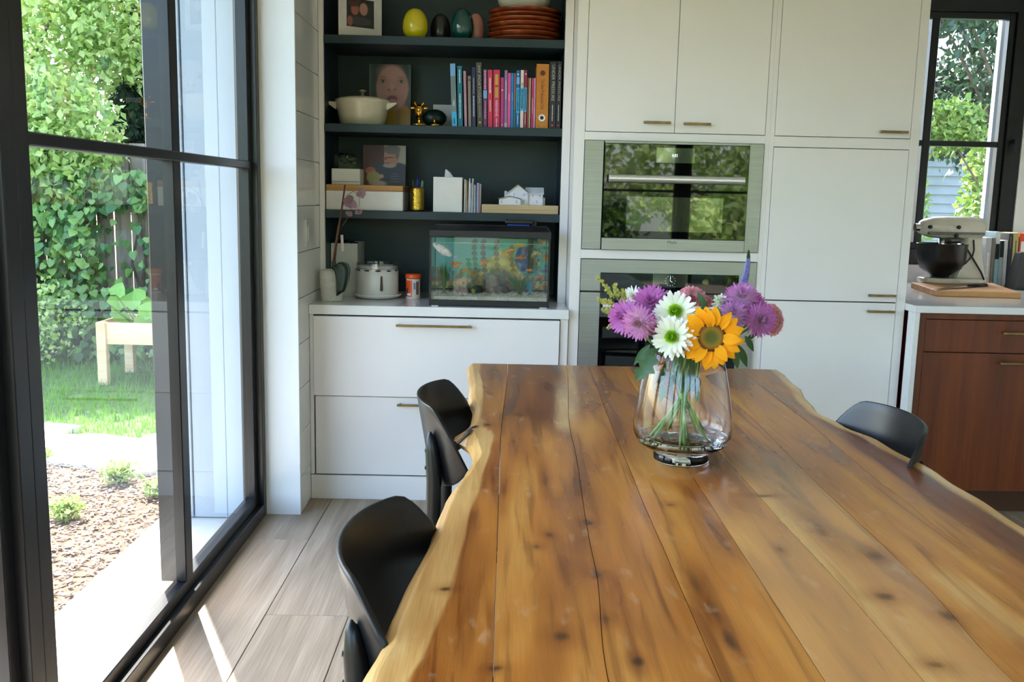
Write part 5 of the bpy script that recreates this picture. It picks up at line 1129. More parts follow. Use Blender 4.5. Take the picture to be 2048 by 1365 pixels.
# tissue box
x0, x1, z0, z1 = pxr(866, 925, 355, 421, 4.29)
tbx = empty('tissue_box', ((x0+x1)/2, 4.36, S3), 'square white tissue box cover with a tissue poking out', 'tissue box')
MB().box(x0, x1, 4.29, 4.42, S3, z1).build('cover', WPL, tbx, bevel=.002, seg=1)
m_ = MB(); tcx = at(898, 350, 1, 4.35).x
m_.grid(lambda u, v: (tcx+(.018*(1-.45*v))*math.cos(u*6.2)*(1-.2*math.sin(u*11))-.006*v, 4.352+.010*math.sin(u*6.2)*(1-.6*v), z1+.028*v*(1+.25*math.cos(u*6.2+2.8))), 20, 5); m_.build('tissue', M('tissue_paper', srgb(214, 216, 216), rough=.9), tbx, smooth=True)
# envelopes standing between the tissue box and the wooden block
envc = [srgb(216, 214, 216), srgb(196, 192, 200), srgb(190, 160, 100), srgb(206, 204, 210), srgb(222, 222, 224), srgb(188, 184, 194), srgb(206, 206, 204), srgb(176, 168, 176), srgb(216, 216, 220), srgb(90, 110, 170), srgb(206, 204, 210), srgb(186, 160, 170), srgb(196, 182, 186)]
for k in range(13):
    u = 928.5+k*2.6; vt = (359, 365, 361, 362, 357, 366, 357, 368, 370, 366, 366, 367, 368)[k]; xa = at(u, 421, 1, 4.30).x; zt_ = at(u, vt, 1, 4.30).z
    m_ = MB().box(xa-.0019, xa+.0019, 4.30+R.uniform(0, .012), 4.43, S3, zt_); lab = {2: 'tan envelope among the white ones', 9: 'blue edged letter among the white envelopes', 11: 'pinkish folded letter beside the wooden block'}.get(k, 'white envelope in the upright row of mail')
    m_.build('envelope', M('paper_%d' % k, envc[k], rough=.8), label=lab, cat='envelope', group='mail standing on the shelf').rotation_euler = (0, R.uniform(-.02, .02), 0)
# wooden block and card house model
x0, x1, z0, z1 = pxr(963, 1117, 412, 426, 4.29); x1 = min(x1, BX1-.002)
MB().box(x0, x1, 4.29, 4.50, S3, z1).build('wooden_board', wood('light_ash', [srgb(176, 146, 104), srgb(196, 168, 126), srgb(208, 184, 146)], grain='x', rough=.55), bevel=.002, seg=1, label='light wooden board under the white house model', cat='board'); HZ = z1
hm = empty('house_model', (at(1045, 412, 1, 4.36).x, 4.38, HZ), 'white card architectural model of a gabled house', 'model')
CARD = M('white_model_card', srgb(220, 220, 226), rough=.75); CED = M('laser_cut_edge', srgb(150, 112, 76), rough=.8)
def hx(u, v, Y=4.33): q = at(u, v, 1, Y); return q.x, q.z
def block(u0, u1, v_eave, Y0, Y1, apex=None, nm='wall'):
    xa, za = hx(u0, v_eave, Y0); xb, _ = hx(u1, v_eave, Y0); poly = [(xa, HZ), (xb, HZ), (xb, za)]
    if apex: poly.append(hx(apex[0], apex[1], Y0))
    poly.append((xa, za)); MB().py(poly, Y0, Y1).build(nm, CARD, hm, fixn=True)
    return xa, xb, za
def roof_plane(p0, p1, Y0, Y1, t=.002):
    (xa, za), (xb, zb_) = p0, p1; MB().py([(xa, za), (xb, zb_), (xb, zb_+t), (xa, za+t)], Y0, Y1).build('roof', CARD, hm, fixn=True)
    MB().py([(xa, za), (xb, zb_), (xb, zb_+t), (xa, za+t)], Y0-.0008, Y0).build('roof_edge', CED, hm, fixn=True)
block(1014, 1056, 385, 4.345, 4.44, (1036, 370)); roof_plane(hx(1012, 388, 4.345), hx(1036, 369.5, 4.345), 4.335, 4.45); roof_plane(hx(1036, 369.5, 4.345), hx(1058, 386, 4.345), 4.335, 4.45)
block(998, 1041, 398, 4.31, 4.40, (1020, 393)); roof_plane(hx(995, 398, 4.31), hx(1020, 392.5, 4.31), 4.30, 4.41); roof_plane(hx(1020, 392.5, 4.31), hx(1043, 398.5, 4.31), 4.30, 4.41)
xa, xb, za = block(1056, 1086, 388, 4.355, 4.44)
zr = hx(1070, 376, 4.36)[1]; MB().px([(4.345, za-.001), (4.395, zr), (4.395, zr+.002), (4.345, za+.001)], xa-.012, xb+.004).build('roof', CARD, hm, fixn=True); MB().px([(4.395, zr), (4.445, za), (4.445, za+.002), (4.395, zr+.002)], xa-.012, xb+.004).build('roof', CARD, hm, fixn=True)
block(1086.5, 1090, 396, 4.37, 4.42, nm='porch'); block(1009, 1014, 382, 4.40, 4.45, nm='wing')
m_ = MB()
for (u, v, Y) in ((1003, 404, 4.31), (1033, 404, 4.31), (1028, 390, 4.345), (1048, 390, 4.345), (1066, 392, 4.355), (1080, 392, 4.355), (1074, 404, 4.355), (1047, 404, 4.345)):
    xq, zq = hx(u, v, Y); m_.box(xq-.003, xq+.003, Y-.0005, Y+.0002, zq-.006, zq+.006)
m_.build('window_cuts', M('card_score', srgb(178, 176, 184), rough=.8), hm)
# ---------------------------------------------------------------- countertop things
CT = .867
# white file box with cables behind the orchid
x0 = BX0+.003; x1 = at(715, 540, 1, 4.40).x; zt_ = at(690, 487, 1, 4.40).z
fb = empty('file_box', ((x0+x1)/2, 4.5, CT), 'open white box of cables standing behind the orchid', 'box')
m_ = MB()
for (a_, b_, c_, d_) in ((x0, x1, 4.40, 4.403), (x0, x1, 4.617, 4.62), (x0, x0+.003, 4.403, 4.617), (x1-.003, x1, 4.403, 4.617)): m_.box(a_, b_, c_, d_, CT, zt_)
m_.box(x0+.003, x1-.003, 4.403, 4.617, CT, CT+.003); m_.build('body', WPL, fb)
cab = MB()
for k in range(9):
    q = x0+.012+R.uniform(0, x1-x0-.024); pts = [(q+R.uniform(-.008, .008), 4.43+.17*i/5, zt_-.004+.010*math.sin(i*1.3+k)) for i in range(6)]; cab.tube(pts, .0045, n=6)
cab.box(x0+.01, x1-.01, 4.41, 4.61, zt_-.05, zt_-.012); cab.build('cables', M('dark_cables', srgb(46, 44, 44), rough=.5), fb)
# orchid
oc_ = at(667, 600, 2, CT); ox_, oy_ = oc_.x, 4.165
orc = empty('orchid', (ox_, oy_, CT), 'wilting pink orchid in a textured white pot', 'potted plant')
m_ = MB(); n = 40; prof = []
for i in range(15):
    t = i/14; prof.append((.0465+.0095*t, .138*t))
m_.lathe([(0, 0)]+prof+[(.053, .138), (.049, .12), (0, .118)], (ox_, oy_, CT), 48)
POTM = M('white_textured_pot', srgb(208, 206, 198), rough=.5, var=.03)
t_ = POTM.node_tree; vo_ = N(t_, 'TexVoronoi', Scale=55.0); t_.links.new(coords(t_, (1, 1, 1.3)), vo_.inputs['Vector']); bp_ = N(t_, 'Bump', Strength=.9, Distance=.004); t_.links.new(vo_.outputs['Distance'], bp_.inputs['Height']); t_.links.new(bp_.outputs[0], [q for q in t_.nodes if q.type == 'BSDF_PRINCIPLED'][0].inputs['Normal'])
pot = m_.build('pot', POTM, orc, smooth=True); MB().lathe([(0, .121), (.0485, .121)], (ox_, oy_, CT), 24).build('bark', M('orchid_bark', srgb(70, 50, 34), rough=.9), orc)
def op(u, v, Y=4.14): return at(u, v, 1, Y)
STM = M('orchid_stem', srgb(96, 52, 40), rough=.5); OPET = leaf_mat('orchid_petals', [srgb(172, 140, 146), srgb(152, 116, 126)], rough=.6, trans=.35)
MB().tube([op(667, 540, 4.165), op(672, 495, 4.15), op(682, 430), op(690, 370)], [.0042, .0042, .004, .0035], n=8).build('stake', STM, orc, smooth=True)
MB().tube([op(664, 538, 4.16), op(669, 500, 4.15), op(676, 455), op(684, 415), op(694, 392), op(706, 383), (op(718, 388)), op(719, 410), op(712, 425), op(700, 418)], [.0028, .0028, .0025, .002, .0016, .0014, .0012, .001, .001, .0008], n=7).build('flower_stem', M('orchid_flower_stem', srgb(120, 92, 62), rough=.5), orc, smooth=True)
MB().tube([op(684, 452), op(692, 442), op(698, 428)], [.0015, .0013, .001], n=6).build('side_stem', MATS['orchid_flower_stem'], orc)
for k, (u, v, sz, dr_) in enumerate(((702, 402, .038, (-.4, -.2, -.6)), (722, 388, .026, (.5, -.1, .2)), (700, 425, .021, (-.1, -.2, -1)), (718, 421, .021, (.1, -.2, -1)))):
    c_ = op(u, v, 4.12); fl2 = MB()
    for j in range(5):
        a = j*1.256+k; d = (Vector(dr_)*.6+Vector((math.cos(a), -.25, math.sin(a)))*.6).normalized(); sd_ = d.cross(Vector((0, -1, 0))+rvec()*.4).normalized(); nn_ = sd_.cross(d); L_ = sz*(.9 if j else 1.1); W_ = sz*.42
        fl2.grid(lambda uu, vv: c_+d*L_*vv+sd_*(uu*2-1)*W_*math.sin(math.pi*min(.97, .06+.88*vv))**.7+nn_*(.10*L_*math.sin(vv*4+j)+.12*W_*(uu*2-1)**2), 4, 6)
    fl2.build('blossom', OPET, orc, smooth=True)
m_ = MB(); l0 = op(672, 530, 4.13)
def oleaf(u, v):
    s_ = u*2-1; w_ = .034*math.sin(math.pi*(.10+.80*v))**.5; px_ = l0.x+.030*math.sin(v*2.6)+.012*v; 
    pz_ = l0.z+.022*math.sin(v*3.0)-.125*v**1.6; return (px_+s_*w_*.95, 4.105-.012*v-.010*s_*s_, pz_+.012*s_)
m_.grid(oleaf, 6, 14); m_.build('leaf', M('orchid_leaf', srgb(28, 42, 24), rough=.35, var=.1), orc, smooth=True, solid=.0025)
MB().grid(lambda u, v: (op(668, 535).x-.012+.02*u, 4.15, op(668, 535).z+.028*v-.004*(u-.5)**2), 2, 3).build('leaf', MATS['orchid_leaf'], orc, solid=.003)
MB().grid(lambda u, v: (op(684, 470).x-.006+.012*u+.004*(1-v), 4.135, op(684, 503).z+(op(684, 470).z-op(684, 503).z)*v), 2, 4).build('plant_tag', M('plastic_tag', srgb(186, 182, 170), rough=.4), orc, solid=.0008)
# pet water fountain
fx = at(755, 600, 1, 4.33).x; fy = 4.33
wf = empty('pet_fountain', (fx, fy, CT), 'round white pet water fountain with a clear rim and dark drop window', 'fountain')
WPF = M('white_fountain_plastic', srgb(214, 211, 204), rough=.22, var=.02)
MB().lathe([(0, 0), (.075, 0), (.098, .006), (.111, .016), (.112, .021), (.108, .022), (.095, .014), (0, .013)], (fx, fy, CT), 48).build('saucer', WPF, wf, smooth=True)
MB().lathe([(0, .014), (.093, .014), (.096, .018), (.0965, .135), (.092, .137), (0, .137)], (fx, fy, CT), 48).build('body', WPF, wf, smooth=True)
m_ = MB().lathe([(.0975, .130), (.0985, .162), (.0955, .162), (.0945, .130), (.0975, .130)], (fx, fy, CT), 48); m_.build('clear_rim', pane_mat('clear_plastic', 2.0, (.93, .94, .94, 1)), wf)
MB().lathe([(0, .150), (.088, .150), (.093, .146), (.093, .138), (0, .138)], (fx, fy, CT), 40).build('lid', WPF, wf, smooth=True)
for k in range(12):
    a = k*math.pi/6+.15; MB().ball((fx+.0960*math.cos(a), fy+.0960*math.sin(a), CT+.131), .012*abs(math.sin(a))+.003, .012*abs(math.cos(a))+.003, .004, 10, 5).build('overflow_slot', M('dark_slot', srgb(40, 40, 38), rough=.4), wf, smooth=True)
dxw = at(763, 570, 1, 4.235).x; zc0 = at(763, 583, 1, 4.235).z; zc1 = at(763, 553, 1, 4.235).z
poly = [(dxw-.0035, zc1), (dxw+.0035, zc1)]+[(dxw+.0065*math.cos(a), zc0+.006+.0065*math.sin(a)) for a in (0, -.5, -1.05, -1.57, -2.1, -2.64, -3.14)]
MB().py(poly, fy-.0975, fy-.09).build('water_window', M('dark_window', srgb(52, 44, 38), rough=.2), wf, fixn=True)
# supplement jar
jx = at(826, 598, 1, 4.33).x; jy = 4.33; jr = .0335
jr_ = empty('pill_jar', (jx, jy, CT), 'small jar with an orange lid and orange and white label', 'jar')
ORG = M('orange_plastic', srgb(232, 84, 22), rough=.35); 
MB().lathe([(0, 0), (jr*.92, 0), (jr*.97, .004), (jr*.97, .09), (jr*.85, .095), (0, .095)], (jx, jy, CT), 32).build('body', M('white_jar', srgb(218, 208, 196), rough=.4), jr_, smooth=True)
MB().lathe([(0, .093), (jr*1.04, .093), (jr*1.06, .096), (jr*1.06, .110), (jr*.98, .114), (0, .115)], (jx, jy, CT), 32).build('lid', ORG, jr_, smooth=True)
def wrapm(a0, a1, z0, z1, mat, nm, rr=.982):
    MB().grid(lambda u, v: (jx+jr*rr*math.cos(a0+(a1-a0)*u), jy+jr*rr*math.sin(a0+(a1-a0)*u), CT+z0+(z1-z0)*v), 14, 2).build(nm, mat, jr_, smooth=True)
wrapm(-3.3, -1.62, .010, .086, ORG, 'label'); wrapm(-1.40, -1.15, .045, .075, M('label_blue', srgb(120, 130, 170), rough=.5), 'label_panel', .99); wrapm(-1.05, -.6, .02, .08, M('label_photo', srgb(110, 84, 70), rough=.5), 'label_panel', .99); wrapm(-2.7, -2.25, .014, .05, M('label_dark', srgb(60, 40, 60), rough=.5), 'label_panel', .99); wrapm(-2.4, -1.8, .016, .026, INK['white'], 'label_text', .992)
# ---------------------------------------------------------------- aquarium
AX0, AX1 = at(858, 600, 1, 4.05).x, at(1098, 600, 1, 4.05).x; AY0, AY1 = 4.05, 4.30
aq = empty('aquarium', ((AX0+AX1)/2, 4.17, CT), 'small black rimmed fish tank with a bright printed backdrop', 'aquarium')
BLP = M('black_plastic', srgb(22, 22, 24), rough=.4, var=.1, scale=60)
za0 = at(980, 602, 1, AY0).z; za1 = at(980, 474, 1, AY0).z; zl0 = za1-.004; zl1 = at(980, 462, 1, AY0).z
MB().box(AX0, AX1, AY0, AY1, CT+.002, za0).build('base_rim', BLP, aq, bevel=.002, seg=1)
for k in (AX0+.02, AX1-.03): MB().box(k-.01, k+.02, AY0-.002, AY0+.02, CT, CT+.003).build('foot_pad', M('clear_pad', srgb(200, 200, 200), rough=.3), aq)
t_ = .005; gz0, gz1 = za0-.002, za1
TG = pane_mat('tank_glass', 1.0)
MB().box(AX0+.006, AX1-.006, AY0+.003, AY0+.003+t_, gz0, gz1).build('glass_pane', TG, aq)
MB().box(AX0+.003, AX0+.003+t_, AY0+.008, AY1-.008, gz0, gz1).build('glass_pane', TG, aq); MB().box(AX1-.003-t_, AX1-.003, AY0+.008, AY1-.008, gz0, gz1).build('glass_pane', TG, aq)
MB().box(AX0+.006, AX1-.006, AY1-.008, AY1-.003, gz0, gz1).build('glass_pane', TG, aq)
for (a_, b_) in ((AX0, AX0+.007), (AX1-.007, AX1)):
    for (c_, d_) in ((AY0, AY0+.007), (AY1-.007, AY1)): MB().box(a_, b_, c_, d_, za0, za1).build('corner_seal', BLP, aq)
lid = MB().box(AX0-.002, AX1+.002, AY0-.002, AY1+.002, zl0, zl1).build('hood', BLP, aq, bevel=.002, seg=1)
MB().add([(AX0, AY0+.004, zl1), (AX1, AY0+.004, zl1), (AX1, AY1, zl1), (AX0, AY1, zl1), (AX0+.012, AY0+.05, zl1+.020), (AX1-.012, AY0+.05, zl1+.020), (AX1-.012, AY1, zl1+.020), (AX0+.012, AY1, zl1+.020)], [(3, 2, 1, 0), (4, 5, 6, 7), (0, 1, 5, 4), (1, 2, 6, 5), (2, 3, 7, 6), (3, 0, 4, 7)]).build('hood_top', BLP, lid, bevel=.003)
LMP = M('hood_light', srgb(255, 250, 235), emit=1.6)
MB().box(AX0+.10, AX1-.10, 4.14, 4.17, zl0-.003, zl0-.0005).build('light_strip', LMP, lid)
MB().box(AX0+.008, AX1-.008, AY0+.008, AY0+.010, za1-.030, za1-.0285).build('waterline', M('waterline', srgb(150, 170, 170), rough=.2), aq)
BR = random.Random(5)
BC = [srgb(60, 100, 60), srgb(90, 80, 60), srgb(150, 120, 50), srgb(60, 110, 110), srgb(120, 60, 50)]; BC2 = [srgb(206, 130, 40), srgb(60, 150, 140), srgb(110, 70, 130), srgb(190, 90, 60), srgb(200, 190, 120), srgb(70, 90, 70)]
BLOBS = [(BR.random(), BR.uniform(0, .38), BR.uniform(.008, .03), BR.uniform(.02, .07), BC[BR.randrange(5)]) for _ in range(110)]+[(BR.uniform(.90, 1), BR.random(), BR.uniform(.006, .016), BR.uniform(.012, .04), BC2[BR.randrange(6)]) for _ in range(110)]
def pic_reef(u, v):
    c = over(srgb(96, 176, 166), srgb(66, 140, 140), 1-v); ridge = .62*math.exp(-((u-.60)/.17)**2)+.18+.05*math.sin(u*31)
    if v < ridge: c = over(srgb(140, 124, 82), srgb(196, 176, 98), .5+.5*math.sin(u*23+3*math.sin(v*9))*math.sin(v*17+2*math.sin(u*13)))
    c = over(c, srgb(84, 84, 74), ell(u, v, .62, .2, .10, .2, .3)*.8)
    for px_, h_, cl in ((.36, .98, srgb(60, 96, 70)), (.44, .98, srgb(88, 76, 66)), (.56, .98, srgb(110, 90, 56)), (.30, .6, srgb(50, 100, 64)), (.70, .9, srgb(120, 112, 50))):
        zz_ = (v*9) % 1; w_ = .035*(1-zz_)+.006
        if v < h_ and abs(u-px_-.01*math.sin(v*6)) < w_*(.5+.5*abs(math.sin(v*28))): c = over(c, cl, .85)
    c = over(c, srgb(62, 70, 130), ell(u, v, .80, .62, .075, .26, .12)); c = over(c, srgb(100, 104, 150), ell(u, v, .86, .70, .03, .26, .2)*.7)
    c = over(c, srgb(214, 120, 40), ell(u, v, .88, .70, .05, .035, .3)); c = over(c, srgb(196, 160, 40), ell(u, v, .76, .88, .06, .04, .3)); c = over(c, srgb(190, 96, 50), ell(u, v, .19, .50, .06, .03, .3)); c = over(c, srgb(180, 90, 60), ell(u, v, .45, .55, .04, .04, .3))
    for (cu, cv, ru, rv, cl_) in BLOBS:
        if abs(u-cu) < ru*1.3 and abs(v-cv) < rv*1.3: c = over(c, cl_, ell(u, v, cu, cv, ru, rv, .25)*.9)
    if v < .25: c = over(c, srgb(60, 70, 66), .35*abs(math.sin(u*50+v*60)))
    return c
bdz0, bdz1 = gz0+.03, at(980, 488, 1, AY0).z
picture(aq, (AX0+.010, AY1-.0125, bdz0), (AX1-AX0-.020, 0, 0), (0, 0, bdz1-bdz0+.012), pic_reef, 170, 96, 'backdrop', .72)
MB().box(at(1056, 500, 1, AY1-.03).x, at(1066, 500, 1, AY1-.03).x, AY1-.035, AY1-.02, gz0+.11, gz1).build('heater_tube', BLP, aq)
gv = MB()
for k in range(5200):
    x_ = R.uniform(AX0+.010, AX1-.010); y_ = AY0+.0095+(R.random()**1.8)*.225; z_ = gz0+R.uniform(.0, .020 if y_ < AY0+.02 else .03)+.012*(y_-AY0)/.2; s_ = R.uniform(.0014, .0026)
    if y_ > AY0+.025: z_ = gz0+.018+R.uniform(0, .008)
    p = Vector((x_, y_, z_)); a, b_, c_ = rvec()*s_, rvec()*s_, rvec()*s_; gv.add([p+a, p+b_, p+c_, p-a-b_], [(0, 1, 2), (0, 1, 3), (1, 2, 3), (2, 0, 3)])
gv.box(AX0+.010, AX1-.010, AY0+.013, AY1-.014, gz0, gz0+.016)
gv.build('gravel', leaf_mat('aquarium_gravel', [srgb(196, 192, 176), srgb(150, 146, 124), srgb(110, 108, 84), srgb(214, 210, 200)], rough=.7, trans=.02), label='pale mixed gravel on the floor of the fish tank', cat='gravel', kind='stuff')
# tank plants and stones
def tankplant(u, v, n, h, spread, mat, label, Y=4.15):
    p = at(u, v, 1, Y); p.z = gz0+.016; rt = empty('aquarium_plant', p, label, 'aquarium plant', 'plants in the fish tank'); m_ = MB()
    for k in range(n):
        a = R.uniform(0, 6.28); q = R.uniform(.3, 1)*spread; hh = h*R.uniform(.7, 1); tip = p+Vector((math.cos(a)*q, math.sin(a)*q*.5, hh)); mid_ = p.lerp(tip, .5)+Vector((0, 0, hh*.12)); w_ = .0022; d = Vector((-math.sin(a), .3, 0))*w_
        if abs(d.x) < .001: d.x = .0015
        m_.add([p-d, p+d, mid_-d, mid_+d, tip], [(0, 1, 3, 2), (2, 3, 4)])
    m_.build('blades', mat, rt); MB().ball(p+Vector((0, 0, .002)), .016, .012, .008, 10, 5).build('root_base', M('plant_base', srgb(92, 70, 48), rough=.8), rt, smooth=True)
TGR = leaf_mat('tank_plant_green', [srgb(40, 92, 40), srgb(62, 120, 48), srgb(30, 74, 36)], rough=.45, trans=.3)
tankplant(1040, 580, 60, .105, .075, TGR, 'spiky green tank plant next to the dark stones')
tankplant(888, 570, 46, .15, .03, TGR, 'tall grassy tank plant near the silver fish')
tankplant(915, 575, 30, .05, .05, leaf_mat('tank_plant_dark', [srgb(24, 44, 26), srgb(36, 60, 34)], trans=.15), 'low dark tank plant with white specks')
tankplant(947, 582, 16, .03, .016, leaf_mat('tank_plant_lime', [srgb(150, 170, 40)], trans=.3), 'tiny lime green tank plant before the stones')
tankplant(1060, 570, 22, .08, .03, leaf_mat('tank_plant_blue', [srgb(50, 110, 150), srgb(60, 150, 150)], trans=.3), 'blue-green plastic tank plant by the side glass')
for k, (u, v, rx, rz, cl, lab) in enumerate(((930, 585, .030, .016, srgb(30, 34, 32), 'flat dark stone under the low dark plant'), (956, 578, .024, .022, srgb(34, 40, 36), 'round dark stone with holes in the tank middle'), (1002, 580, .034, .024, srgb(46, 38, 36), 'wide dark brown stone beside the arch'), (985, 556, .034, .050, srgb(104, 98, 84), 'grey arched rock ornament in the tank'))):
    p = at(u, v, 1, 4.17); m_ = MB().ball((p.x, 4.17+.01*k, gz0+.016+rz*.8), rx, .022, rz, 14, 9)
    m_.v = [(x_+.003*math.sin(y_*400+z_*300), y_+.003*math.sin(x_*350), z_+.003*math.sin(x_*300+y_*200)) for x_, y_, z_ in m_.v]
    m_.build('tank_stone', M('tank_stone_%d' % k, cl, rough=.8, var=.3, scale=60, bump=.6, bscale=90), smooth=True, label=lab, cat='stone', group='stones in the fish tank')
def fish(u0, v0, u1, v1, Y, cols, label, fat=.30):
    a = at(u0, v0, 1, Y); b = at(u1, v1, 1, Y); d = b-a; L = d.length; d.normalize(); up = Vector((0, -1, 0)).cross(d); 
    if up.z < 0: up = -up
    rt = empty('fish', a.lerp(b, .5), label, 'fish', 'fish in the tank'); n = 12; m_ = MB(); rows = 12; vs_ = []
    for i in range(rows+1):
        t = i/rows; hgt = L*fat*.5*(math.sin(math.pi*min(1, t*.92+.03))**.7); c_ = a+d*L*.82*t
        for k in range(n):
            an = 2*math.pi*k/n; vs_.append(c_+up*hgt*math.sin(an)+Vector((0, 1, 0))*hgt*.42*math.cos(an))
    m_.add(vs_, [(i*n+k, i*n+(k+1) % n, (i+1)*n+(k+1) % n, (i+1)*n+k) for i in range(rows) for k in range(n)]+[tuple(range(n))[::-1], tuple(range(rows*n, rows*n+n))])
    m_.build('body', M('fish_'+label[:12].replace(' ', '_'), cols[0], rough=.25, var=.15, scale=90), rt, smooth=True)
    tl = a+d*L*.80; FM = leaf_mat('fin_'+label[:12].replace(' ', '_'), [cols[1]], trans=.4)
    for nm, pts in (('tail', [tl, tl+d*L*.22+up*L*.16, tl+d*L*.16, tl+d*L*.22-up*L*.16]), ('dorsal_fin', [a+d*L*.35+up*L*fat*.42, a+d*L*.5+up*L*fat*.72, a+d*L*.68+up*L*fat*.55, a+d*L*.6+up*L*fat*.36]), ('belly_fin', [a+d*L*.4-up*L*fat*.42, a+d*L*.5-up*L*fat*.7, a+d*L*.58-up*L*fat*.38, a+d*L*.5-up*L*fat*.4])): MB().add(pts, [(0, 1, 2, 3)]).build(nm, FM, rt, solid=.0006)
    e = a+d*L*.12+up*L*fat*.06; MB().ball(e+Vector((0, -L*fat*.16, 0)), L*.022, n=8, m_=6).build('eye', INK['black'], rt, smooth=True)
SILV = (srgb(206, 202, 190), srgb(140, 150, 170))
fish(866, 487, 912, 518, 4.085, SILV, 'large silver fish diving at the glass', .32)
for (u0, v0, u1, v1, Y, lab) in ((902, 530, 922, 536, 4.13, 'orange fish near the tall grassy plant'), (1012, 505, 1034, 500, 4.16, 'yellow-orange fish high above the rocks'), (1030, 517, 1052, 515, 4.12, 'red and yellow fish above the spiky plant'), (957, 533, 972, 524, 4.16, 'small rust coloured fish in mid water'), (1052, 541, 1070, 541, 4.12, 'orange-brown fish by the side glass'), (921, 545, 935, 541, 4.16, 'tiny orange fish over the dark plant')):
    fish(u0, v0, u1, v1, Y, (srgb(172, 96, 44), srgb(176, 136, 60)), lab, .30)
# hang-on filter
x0, x1, z0, z1 = pxr(1010, 1072, 434, 455, 4.26)
ft = empty('tank_filter', ((x0+x1)/2, 4.24, zl1+.02), 'black filter pump with a blue cartridge on top of the tank', 'filter')
MB().box(x0, x1-.016, 4.16, 4.29, zl1+.028, zl1+.046).build('housing', BLP, ft, bevel=.004); MB().box(x0+.010, x1-.03, 4.17, 4.28, zl1+.019, zl1+.028).build('cartridge', M('blue_cartridge', srgb(20, 60, 150), rough=.4), ft, bevel=.002)
MB().tube([(x1-.014, 4.20, zl1+.015), (x1-.014, 4.20, zl1+.046)], .011, n=14).build('intake_cap', M('grey_plastic', srgb(60, 62, 64), rough=.4), ft)
MB().box(x1-.010, x1+.002, 4.18, 4.29, zl1+.019, zl1+.042).build('motor', BLP, ft, bevel=.003)
# ================================================================== KITCHEN COUNTER THINGS
# cutting board
q = [at(u, v, 2, KZ+.028) for u, v in ((1872, 581), (2043, 586), (1985, 566), (1822, 565))]; q = [Vector((p.x, p.y, 0)) for p in q]
cb = MB().pz([(p.x, p.y) for p in q], KZ, KZ+.028).build('cutting_board', wood('butcher_block', [srgb(150, 104, 60), srgb(196, 146, 92), srgb(210, 164, 110)], grain='x', rough=.5), fixn=True, bevel=.004, label='thick wooden cutting board under the stand mixer', cat='cutting board')
BZ = KZ+.028
kn = empty('chef_knife', (at(1930, 578, 2, BZ)), 'steel kitchen knife with a black handle on the cutting board', 'knife')
a = at(1868, 580, 2, BZ+.004); b = at(1946, 574.5, 2, BZ+.004); c = at(1977, 572, 2, BZ+.004); d = (b-a).normalized(); s_ = Vector((-d.y, d.x, 0))
MB().add([a, b+s_*.0, b+s_*.042, a.lerp(b, .5)+s_*.04, a+Vector((0, 0, .002)), b+Vector((0, 0, .002)), b+s_*.042+Vector((0, 0, .002)), a.lerp(b, .5)+s_*.04+Vector((0, 0, .002))], [(3, 2, 1, 0), (4, 5, 6, 7), (0, 1, 5, 4), (1, 2, 6, 5), (2, 3, 7, 6), (3, 0, 4, 7)]).build('blade', M('knife_steel', srgb(196, 200, 200), rough=.2, metal=1), kn, fixn=True)
MB().tube([b+s_*.02, b.lerp(c, .5)+s_*.018, c+s_*.014], [.011, .013, .012], n=10).build('handle', M('black_handle', srgb(18, 18, 18), rough=.35), kn, smooth=True)
# stand mixer
mb_ = at(1905, 566, 2, BZ); MX, MY = mb_.x, mb_.y; 
def mp_(u, v, Y=None): return at(u, v, 1, Y or MY)
ENM = CER('ivory_enamel', srgb(206, 198, 184), .18)
mx = empty('stand_mixer', (MX, MY, BZ), 'ivory stand mixer with a black bowl on the cutting board', 'mixer')
k1 = MY/CF
xl_ = mp_(1836, 480).x; xr_ = mp_(1966, 480).x; zt_ = mp_(1905, 432).z; zb_ = mp_(1905, 478).z; xc_ = (xl_+xr_)/2; hw = (xr_-xl_)/2
pts = []; rad = []
for t, r_ in ((-1.0, .30), (-.96, .55), (-.85, .72), (-.6, .92), (-.2, 1.0), (.3, 1.0), (.7, .97), (.9, .86), (.97, .6), (1.0, .3)): pts.append((xc_+hw*t, t, r_))
hh = (zt_-zb_)/2; zc_ = (zt_+zb_)/2; m_ = MB(); n = 20; rows = []
for (px_, t, r_) in pts:
    base_i = len(m_.v)
    for k in range(n):
        an = 2*math.pi*k/n; ca_, sa_ = math.cos(an), math.sin(an); m_.v.append((px_, MY+.055*r_*math.copysign(abs(ca_)**.7, ca_), zc_-.006*(1-r_)+hh*r_*math.copysign(abs(sa_)**.7, sa_)))
for i in range(len(pts)-1):
    for k in range(n): m_.f.append((i*n+k, i*n+(k+1) % n, (i+1)*n+(k+1) % n, (i+1)*n+k))
m_.f += [tuple(range(n))[::-1], tuple(range((len(pts)-1)*n, len(pts)*n))]
hd = m_.build('head', ENM, mx, smooth=True, fixn=True)
zbd = mp_(1905, 467).z; MB().box(xl_+.03, xr_-.02, MY-.058, MY+.058, zbd-.007, zbd+.007).build('trim_band', M('grey_band', srgb(110, 108, 102), rough=.3, metal=.7), hd, bevel=.003)
MB().tube([(xl_-.022, MY, mp_(1850, 455).z), (xl_+.02, MY, mp_(1850, 455).z)], .020, n=18).build('attachment_hub', M('chrome', srgb(196, 196, 196), rough=.15, metal=1), hd, smooth=False)
for (u, v) in ((1860, 454), (1917, 455), (1912, 471)):
    p = mp_(u, v, MY-.055); MB().lathe([(0, 0), (.010, 0), (.010, .012), (.007, .015), (0, .015)], (0, 0, 0), 14, Matrix.Rotation(math.pi/2, 3, 'X')).build('knob', M('black_knob', srgb(14, 14, 14), rough=.3), hd, smooth=False, local=True).location = (p.x-wloc(mx).x, MY-.052-wloc(mx).y, p.z-wloc(mx).z)
